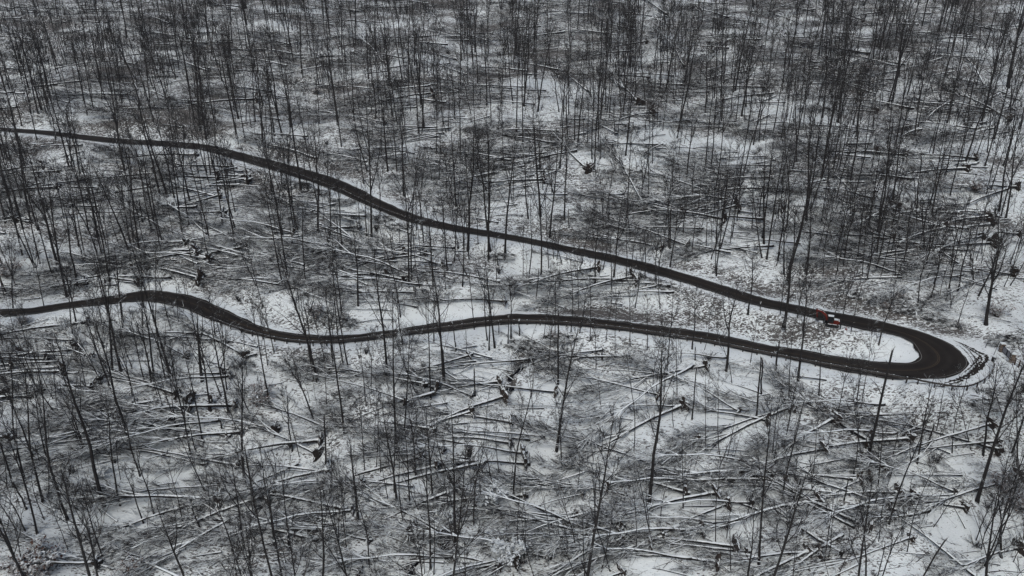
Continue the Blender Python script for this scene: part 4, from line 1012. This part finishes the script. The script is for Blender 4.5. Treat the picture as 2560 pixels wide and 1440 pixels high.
# ------------------------------------------------------------ fallen branches and sticks on the snow
mb = MB()
cand = [d for d in fall]
for i in range(5200):
    if i % 2:
        d = rng.choice(cand); f = rng.uniform(.1, 1.2); q = d['A'] + (d['B'] - d['A']) * f; x, y = q[0] + rng.gauss(0, 2.2), q[1] + rng.gauss(0, 2.6)
    else:
        P = hit_plane(rng.uniform(-40, 2600), 1460 * rng.random() ** .8); x, y = P[0], P[1]
    z, e = terrain(x, y, True)
    if e[0] < .5: continue
    L = rng.choice([.4, .6, .9, 1.4, 2.2, 3.2]) * rng.uniform(.7, 1.3); a = rng.gauss(0, .6) + (math.pi if rng.random() < .5 else 0)
    dx, dy = L * math.cos(a), L * math.sin(a) * 1.2
    p0 = Vector((x, y, z[0] + rng.uniform(.02, .12))); p1 = Vector((x + dx, y + dy, 0)); p1.z = float(terrain(p1.x, p1.y)[0]) + rng.uniform(.03, .5)
    pm = p0.lerp(p1, .5) + Vector((rng.gauss(0, .07) * L, rng.gauss(0, .07) * L, .05 * L))
    r = rng.uniform(.012, .04) * (.6 + L * .3)
    mb.tube([p0, pm, p1], [r, r * .8, r * .4], 4, cap=False)
    for s_ in range(rng.randint(1, 4)):
        b0 = p0.lerp(pm, rng.random()) if rng.random() < .5 else pm.lerp(p1, rng.random())
        mb.spike(b0, b0 + Vector((dx, dy, 0)).normalized() * L * .25 + Vector((rng.gauss(0, .2), rng.gauss(0, .25), rng.uniform(.02, .3))), r * .5)
link('branch_litter', mb.mesh('branch_litter', M['stick']), kind='stuff', label='broken sticks and branches strewn over the snow of the whole slope', category='sticks')
# ------------------------------------------------------------ guard rails
def guard_rail(name, pts, label, off=.0):
    P = catmull(np.array(pts, float), 8)
    P3 = np.array([hit(*p) for p in P]); P3 = resample(P3, .5)
    P3 = smooth(P3, 6)
    P3[:, 2] = terrain(P3[:, 0], P3[:, 1])
    for _ in range(3): P3[1:-1, 2] = (P3[:-2, 2] + 2 * P3[1:-1, 2] + P3[2:, 2]) / 4
    t_ = thing(name, label, 'guard rail', (0, 0, 0), 'road guard rails')
    tg = np.gradient(P3, axis=0); tg[:, 2] = 0; tg /= np.linalg.norm(tg, axis=1)[:, None]
    nn = np.stack([-tg[:, 1], tg[:, 0], 0 * tg[:, 0]], 1)
    prof = [(0, .78), (.05, .72), (.0, .64), (.05, .56), (0, .50), (-.03, .50), (.02, .56), (-.03, .64), (.02, .72), (-.03, .78)]
    n_ = len(prof)
    V = np.concatenate([P3 + nn * a + np.array([0, 0, z]) for a, z in prof]).reshape(n_, -1, 3).transpose(1, 0, 2).reshape(-1, 3)
    F_ = []
    for i in range(len(P3) - 1):
        for k in range(n_): F_.append((i * n_ + k, i * n_ + (k + 1) % n_, (i + 1) * n_ + (k + 1) % n_, (i + 1) * n_ + k))
    link('beam', trimesh('beam', V, np.array(F_), M['steel']), t_)
    pb = MB(); pb.box((0, 0, .25), (.15, .15, 1.15)); pb.box((0, 0, .84), (.17, .17, .04)); pm_ = pb.mesh('rail_post', M['steel'])
    step = max(4, int(math.ceil(len(P3) / 95)))
    for i in range(0, len(P3), step):
        o = link('post', pm_, t_); q = P3[i] - nn[i] * .11; o.location = q; o.rotation_euler = (0, 0, math.atan2(tg[i, 1], tg[i, 0]))
    return P3
gp = guard_rail('guard_rail', GUARD, 'long dark steel guard rail along the lower road and round the hairpin turnout')
guard_rail('guard_rail', GUARD_UP, 'shorter dark guard rail on the downhill edge of the upper road')
# rail end block
e = gp[-1]
pb = MB(); pb.box((0, 0, .36), (.34, .3, .72)); 
o = link('rail_end_block', None) if False else thing('rail_end_post', 'short snow-capped dark post block at the end of the hairpin guard rail', 'post', e)
link('block', pb.mesh('end_block', M['steel']), o)
pb = MB(); pb.box((0, 0, .77), (.38, .34, .1)); link('snow_cap', pb.mesh('end_cap', M['snow']), o)

# thin marker poles beside the turnout
for px, py, hh, ln in [(2463, 869, 1.0, .3), (2484, 888, 1.9, .25)]:
    P = hit(px, py); pb = MB(); pb.tube([(0, 0, -.2), (ln * hh * .25, 0, hh * .5), (ln * hh * .5, 0, hh)], [.035, .035, .03], 6); pb.box((ln * hh * .5, 0, hh), (.1, .04, .12))
    link('marker_pole', pb.mesh('marker_pole', M['iron']), label=('short' if hh < 1.5 else 'tall thin') + ' dark marker pole in the snow between the hairpin and the gate', category='pole', group='marker poles by the gate').location = P

# ------------------------------------------------------------ gate with stone pillars, rail fence
def bevelled(name, boxes, mats, bev=.03):
    bm = bmesh.new()
    for c, size, R, mi in boxes:
        r = bmesh.ops.create_cube(bm, size=1.0)
        M4 = Matrix.Translation(Vector(c)) @ (R.to_4x4() if R is not None else Matrix.Identity(4)) @ Matrix.Diagonal((*size, 1))
        bmesh.ops.transform(bm, matrix=M4, verts=r['verts'])
        for f in {f for v in r['verts'] for f in v.link_faces}: f.material_index = mi
    if bev: bmesh.ops.bevel(bm, geom=bm.edges[:], offset=bev, segments=2, affect='EDGES')
    me = bpy.data.meshes.new(name); bm.to_mesh(me); bm.free()
    for mm in mats: me.materials.append(mm)
    return me
PL1, PL2 = hit(2502, 879), hit(2528, 905)
gdir = Vector(PL2 - PL1); gdir.z = 0; glen = gdir.length; ga = math.atan2(gdir.y, gdir.x); gdir.normalize()
print('gate span', glen)
for P, wd in ((PL1, 'upper'), (PL2, 'lower')):
    o = thing('stone_pillar', f"{wd} brown stone gate pillar with a cap of snow beside the metal gate", 'pillar', P, 'stone gate pillars')
    o.rotation_euler = (0, 0, ga); o.scale = (.72, .72, .74)
    bx = []
    rng.seed(5)
    for j in range(7):
        w_ = .62 + .03 * rng.uniform(-1, 1)
        bx.append(((rng.uniform(-.02, .02), rng.uniform(-.02, .02), -.1 + j * .27), (w_ * 1.25, w_ * 1.25, .26), None, 0))
    link('masonry', bevelled('pillar_masonry', bx, [M['stone']], .025), o)
    link('coping', bevelled('pillar_coping', [((0, 0, 1.72), (.98, .98, .12), None, 0)], [M['stone']], .03), o)
    link('snow_cap', bevelled('pillar_snow', [((0, 0, 1.86), (.94, .94, .16), None, 0)], [M['snow']], .07), o)
gm = (PL1 + PL2) / 2
g_ = thing('metal_gate', 'closed double-leaf grey metal gate in a black frame between two stone pillars', 'gate', gm); g_.scale = (1, 1, .78); g_.rotation_euler = (0, math.atan2(-(PL2[2] - PL1[2]), glen), ga)
half = glen / 2 - .33
for sgn in (-1, 1):
    c = sgn * (half / 2 + .02); hw = half - .08
    fr = [((c, 0, 1.38), (hw, .06, .07), None, 0), ((c, 0, .22), (hw, .06, .07), None, 0), ((c - hw / 2 + .03, 0, .8), (.06, .062, 1.1), None, 0), ((c + hw / 2 - .03, 0, .8), (.06, .062, 1.1), None, 0)]
    lf = link('gate_leaf', bevelled('gate_leaf', fr, [M['iron']], 0), g_)
    n_b = 16
    bars = [((c - hw / 2 + .08 + (hw - .16) * i / n_b, 0, .8), ((hw - .16) / n_b * .62, .02, 1.08), None, 0) for i in range(n_b + 1)]
    link('bars', bevelled('gate_bars', bars, [M['grille']], 0), lf)
# fence running on from the lower pillar
FP = [hit(2536, 912), hit(2546, 919), hit(2560, 925), hit(2578, 932), hit(2600, 940)]
f_ = thing('rail_fence', 'dark wooden post and rail fence running right from the lower gate pillar', 'fence', FP[0])
for i, p in enumerate(FP):
    pb = MB(); pb.tube([(0, 0, -.3), (0, 0, 1.15)], [.09, .085], 6); o = link('post', pb.mesh('fence_post', M['wood'], True), f_); o.location = p - FP[0]
for zz in (.4, .75, 1.05):
    pb = MB()
    for a_, b_ in zip(FP[:-1], FP[1:]):
        pb.tube([tuple(a_ - FP[0] + np.array([0, -.1, zz])), tuple((a_ + b_) / 2 - FP[0] + np.array([0, -.1, zz - .02])), tuple(b_ - FP[0] + np.array([0, -.1, zz]))], [.05, .05, .05], 5)
    link('rail', pb.mesh('fence_rail', M['wood']), f_)

# ------------------------------------------------------------ compact excavator on the verge inside the bend
EA, EB = hit(2061, 820), hit(2097, 829)
exd = Vector(EA - EB); exd.z = 0; tl = exd.length
ang = math.atan2(exd.y, exd.x)
print('excavator track length', tl)
org = (EA + EB) / 2 + np.array([-math.sin(ang), math.cos(ang), 0]) * (-.9)
org[2] = float(terrain(org[0], org[1])[0])
s_e = tl / 2.6 * .92
ex = thing('compact_excavator', 'compact red excavator with a snow-covered black cab on the verge by the upper road', 'excavator', org)
ex.rotation_euler = (0, 0, ang); ex.scale = (s_e,) * 3
# local: +X forward (towards the boom), camera side is the machine's left (+Y after heading) or right
for sgn in (-1, 1):
    tb = MB(); L_, Rr = 2.6, .30
    ring = []
    for i in range(20):
        th = 2 * math.pi * i / 20
        ring.append((max(-1, min(1, math.cos(th) * 1.0)) * Rr + (L_ / 2 - Rr) * (1 if math.cos(th) >= 0 else -1), math.sin(th) * Rr + Rr))
    k0 = 0
    for yy in (-.2, .2):
        for x_, z_ in ring: tb.v.append((x_, sgn * .78 + yy, z_))
    for i in range(20):
        j = (i + 1) % 20; tb.f += [(i, j, j + 20), (i, j + 20, i + 20)]
    for i in range(1, 19): tb.f += [(0, i + 1, i), (20, 20 + i, 21 + i)]
    tb.m = [0] * len(tb.f)
    for i in range(26):
        u = i / 26 * 2; x_ = -1.0 + 2.0 * (u % 1); z_ = .615 if u < 1 else -.005
        tb.box((x_, sgn * .78, z_), (.05, .42, .03))
    o = link('track', tb.mesh('crawler_track', M['black']), ex)
    rb = MB()
    for i in range(5): rb.tube([(-.9 + i * .45, sgn * (.78 + .19), .22), (-.9 + i * .45, sgn * (.78 + .215), .22)], [.13, .13], 10)
    rb.tube([(-1.0, sgn * .95, .3), (-1.0, sgn * 1.0, .3)], [.2, .2], 10); rb.tube([(1.0, sgn * .95, .3), (1.0, sgn * 1.0, .3)], [.2, .2], 10)
    link('roller', rb.mesh('track_rollers', M['machine']), o)
    sb = bevelled('track_snow', [((0, sgn * .78, .645), (1.7, .34, .05), None, 0)], [M['snow']], .02); link('snow', sb, o)
link('undercarriage', bevelled('undercarriage', [((0, 0, .42), (1.2, 1.2, .26), None, 0), ((0, 0, .62), (.8, .8, .16), None, 0)], [M['machine']], .02), ex)
bl = MB()
for i in range(6):
    t0 = (i - 2.5) * .09; bl.box((1.62 - .06 * abs(i - 2.5), 0, .30 + t0), (.05, 2.0, .1))
bl.box((1.35, .45, .32), (.6, .1, .1)); bl.box((1.35, -.45, .32), (.6, .1, .1))
link('dozer_blade', bl.mesh('dozer_blade', M['machine']), ex)
Rz = Matrix.Rotation(0, 3, 'Z')
body = link('house', bevelled('upper_house', [((-.25, 0, .86), (1.9, 1.75, .24), None, 0), ((-.72, -.1, 1.2), (1.05, 1.5, .5), None, 0), ((-1.22, 0, 1.08), (.3, 1.6, .62), None, 1)], [M['red'], M['darkred']], .07), ex)
link('hood_snow', bevelled('hood_snow', [((-.66, -.1, 1.49), (.8, 1.1, .10), None, 0), ((-1.22, 0, 1.43), (.26, 1.4, .08), None, 0)], [M['snow']], .05), body)
ew = MB(); ew.tube([(-.9, -.5, 1.4), (-.9, -.5, 1.85)], [.05, .05], 8); link('exhaust_pipe', ew.mesh('exhaust_pipe', M['machine']), body)
cab = link('cab', bevelled('cab_frame', [((.42 + dx, .38 + dy, 1.62), (.07, .07, 1.3), None, 0) for dx in (-.55, .5) for dy in (-.45, .45)] + [((.40, .38, 2.27), (1.2, 1.02, .08), None, 0), ((.40, .38, 1.12), (1.14, .98, .34), None, 0)], [M['black']], .02), ex)
link('window', bevelled('cab_glass', [((.40, .38, 1.74), (1.08, .90, .94), None, 0)], [M['glass']], .02), cab)
link('seat', bevelled('cab_seat', [((.2, .38, 1.45), (.3, .3, .3), None, 0)], [M['black']], .04), cab)
link('roof_snow', bevelled('roof_snow', [((.40, .38, 2.37), (1.16, .98, .13), None, 0)], [M['snow']], .05), cab)
def limb(name, pts, wd, m, parent):
    mbm = MB()
    for (a_, ha), (b_, hb) in zip(pts[:-1], pts[1:]):
        k0 = len(mbm.v)
        A_, B_ = Vector(a_), Vector(b_); d_ = (B_ - A_).normalized(); n_ = Vector((-d_.z, 0, d_.x))
        for q, h_ in ((A_, ha), (B_, hb)):
            for yy in (-wd / 2, wd / 2):
                for ss in (-1, 1): mbm.v.append(tuple(q + Vector((0, yy, 0)) + n_ * ss * h_ / 2))
        for q in ((0, 1, 3, 2), (4, 6, 7, 5), (0, 4, 5, 1), (2, 3, 7, 6), (0, 2, 6, 4), (1, 5, 7, 3)):
            i_ = [k0 + z for z in q]; mbm.f += [(i_[0], i_[1], i_[2]), (i_[0], i_[2], i_[3])]
        mbm.m += [0] * 12
    return link(name, mbm.mesh(name, m), parent)
boom = limb('boom', [((.95, -.3, 1.0), .34), ((1.35, -.3, 2.1), .42), ((2.1, -.3, 2.75), .40), ((3.25, -.3, 3.1), .26)], .28, M['red'], ex)
for pp in ([(1.35, -.3, .95), (1.75, -.3, 1.75), (1.76, -.3, 1.77), (2.0, -.3, 2.45)], [(1.9, -.3, 3.0), (2.7, -.3, 3.3), (2.71, -.3, 3.304), (3.35, -.3, 3.42)]):
    cy = MB(); cy.tube(pp, [.08, .08, .045, .045], 8); link('hydraulic_cylinder', cy.mesh('hydraulic_cylinder', M['machine']), boom)
bs = MB(); bs.box((1.72, -.3, 2.66), (.7, .24, .05), Matrix.Rotation(-.72, 3, 'Y')); bs.box((2.65, -.3, 3.1), (1.0, .22, .05), Matrix.Rotation(-.3, 3, 'Y')); link('boom_snow', bs.mesh('boom_snow', M['snow']), boom)
arm = limb('arm', [((3.30, -.3, 3.40), .2), ((3.25, -.3, 3.05), .3), ((3.0, -.3, 1.35), .18)], .22, M['darkred'], ex)
bk = MB()
pf = [(3.0, 1.4), (3.2, 1.25), (3.2, .95), (2.95, .72), (2.6, .75), (2.45, 1.0)]
for (x0, z0), (x1, z1) in zip(pf[:-1], pf[1:]):
    c = ((x0 + x1) / 2, -.3, (z0 + z1) / 2); L_ = math.hypot(x1 - x0, z1 - z0); bk.box(c, (L_ + .03, .7, .04), Matrix.Rotation(-math.atan2(z1 - z0, x1 - x0), 3, 'Y'))
for yy in (-.64, .04):
    k0 = len(bk.v)
    for x_, z_ in pf: bk.v.append((x_, yy, z_))
    for i in range(1, 5): bk.f.append((k0, k0 + i, k0 + i + 1))
    bk.m += [0] * 4
for i in range(4): bk.spike((2.46, -.58 + i * .19, .98), (2.36, -.58 + i * .19, 1.2), .04)
link('bucket', bk.mesh('bucket', M['machine']), ex)

# small cone beside the machine
P = hit(2115, 824); rng.seed(3)
cn = thing('traffic_cone', 'faded red and white cone on the verge right of the excavator', 'cone', P); cn.scale = (.75, .75, .75)
pb = MB(); pb.tube([(0, 0, .04), (0, 0, .35)], [.17, .11], 12); pb.tube([(0, 0, .5), (0, 0, .78)], [.075, .02], 12); link('body', pb.mesh('cone_body', M['pink'], True), cn)
pb = MB(); pb.tube([(0, 0, .35), (0, 0, .5)], [.112, .077], 12); link('white_band', pb.mesh('cone_band', M['snow'], True), cn)
pb = MB(); pb.box((0, 0, .02), (.42, .42, .05)); link('base', pb.mesh('cone_base', M['pink']), cn)

# ------------------------------------------------------------ thin winter haze over the whole slope
hb = MB(); hb.box((0, 300, 105), (3060, 1480, 250))
hz, t, b = mat('haze_air')
t.nodes.remove(b)
pv = t.nodes.new('ShaderNodeVolumePrincipled')
pv.inputs['Color'].default_value = (.34, .37, .42, 1)
pv.inputs['Density'].default_value = .00022
pv.inputs['Anisotropy'].default_value = 0.0
t.links.new(pv.outputs[0], t.nodes['Material Output'].inputs['Volume'])
link('haze', hb.mesh('haze', hz), kind='stuff', label='thin grey winter haze over the whole hillside', category='haze')
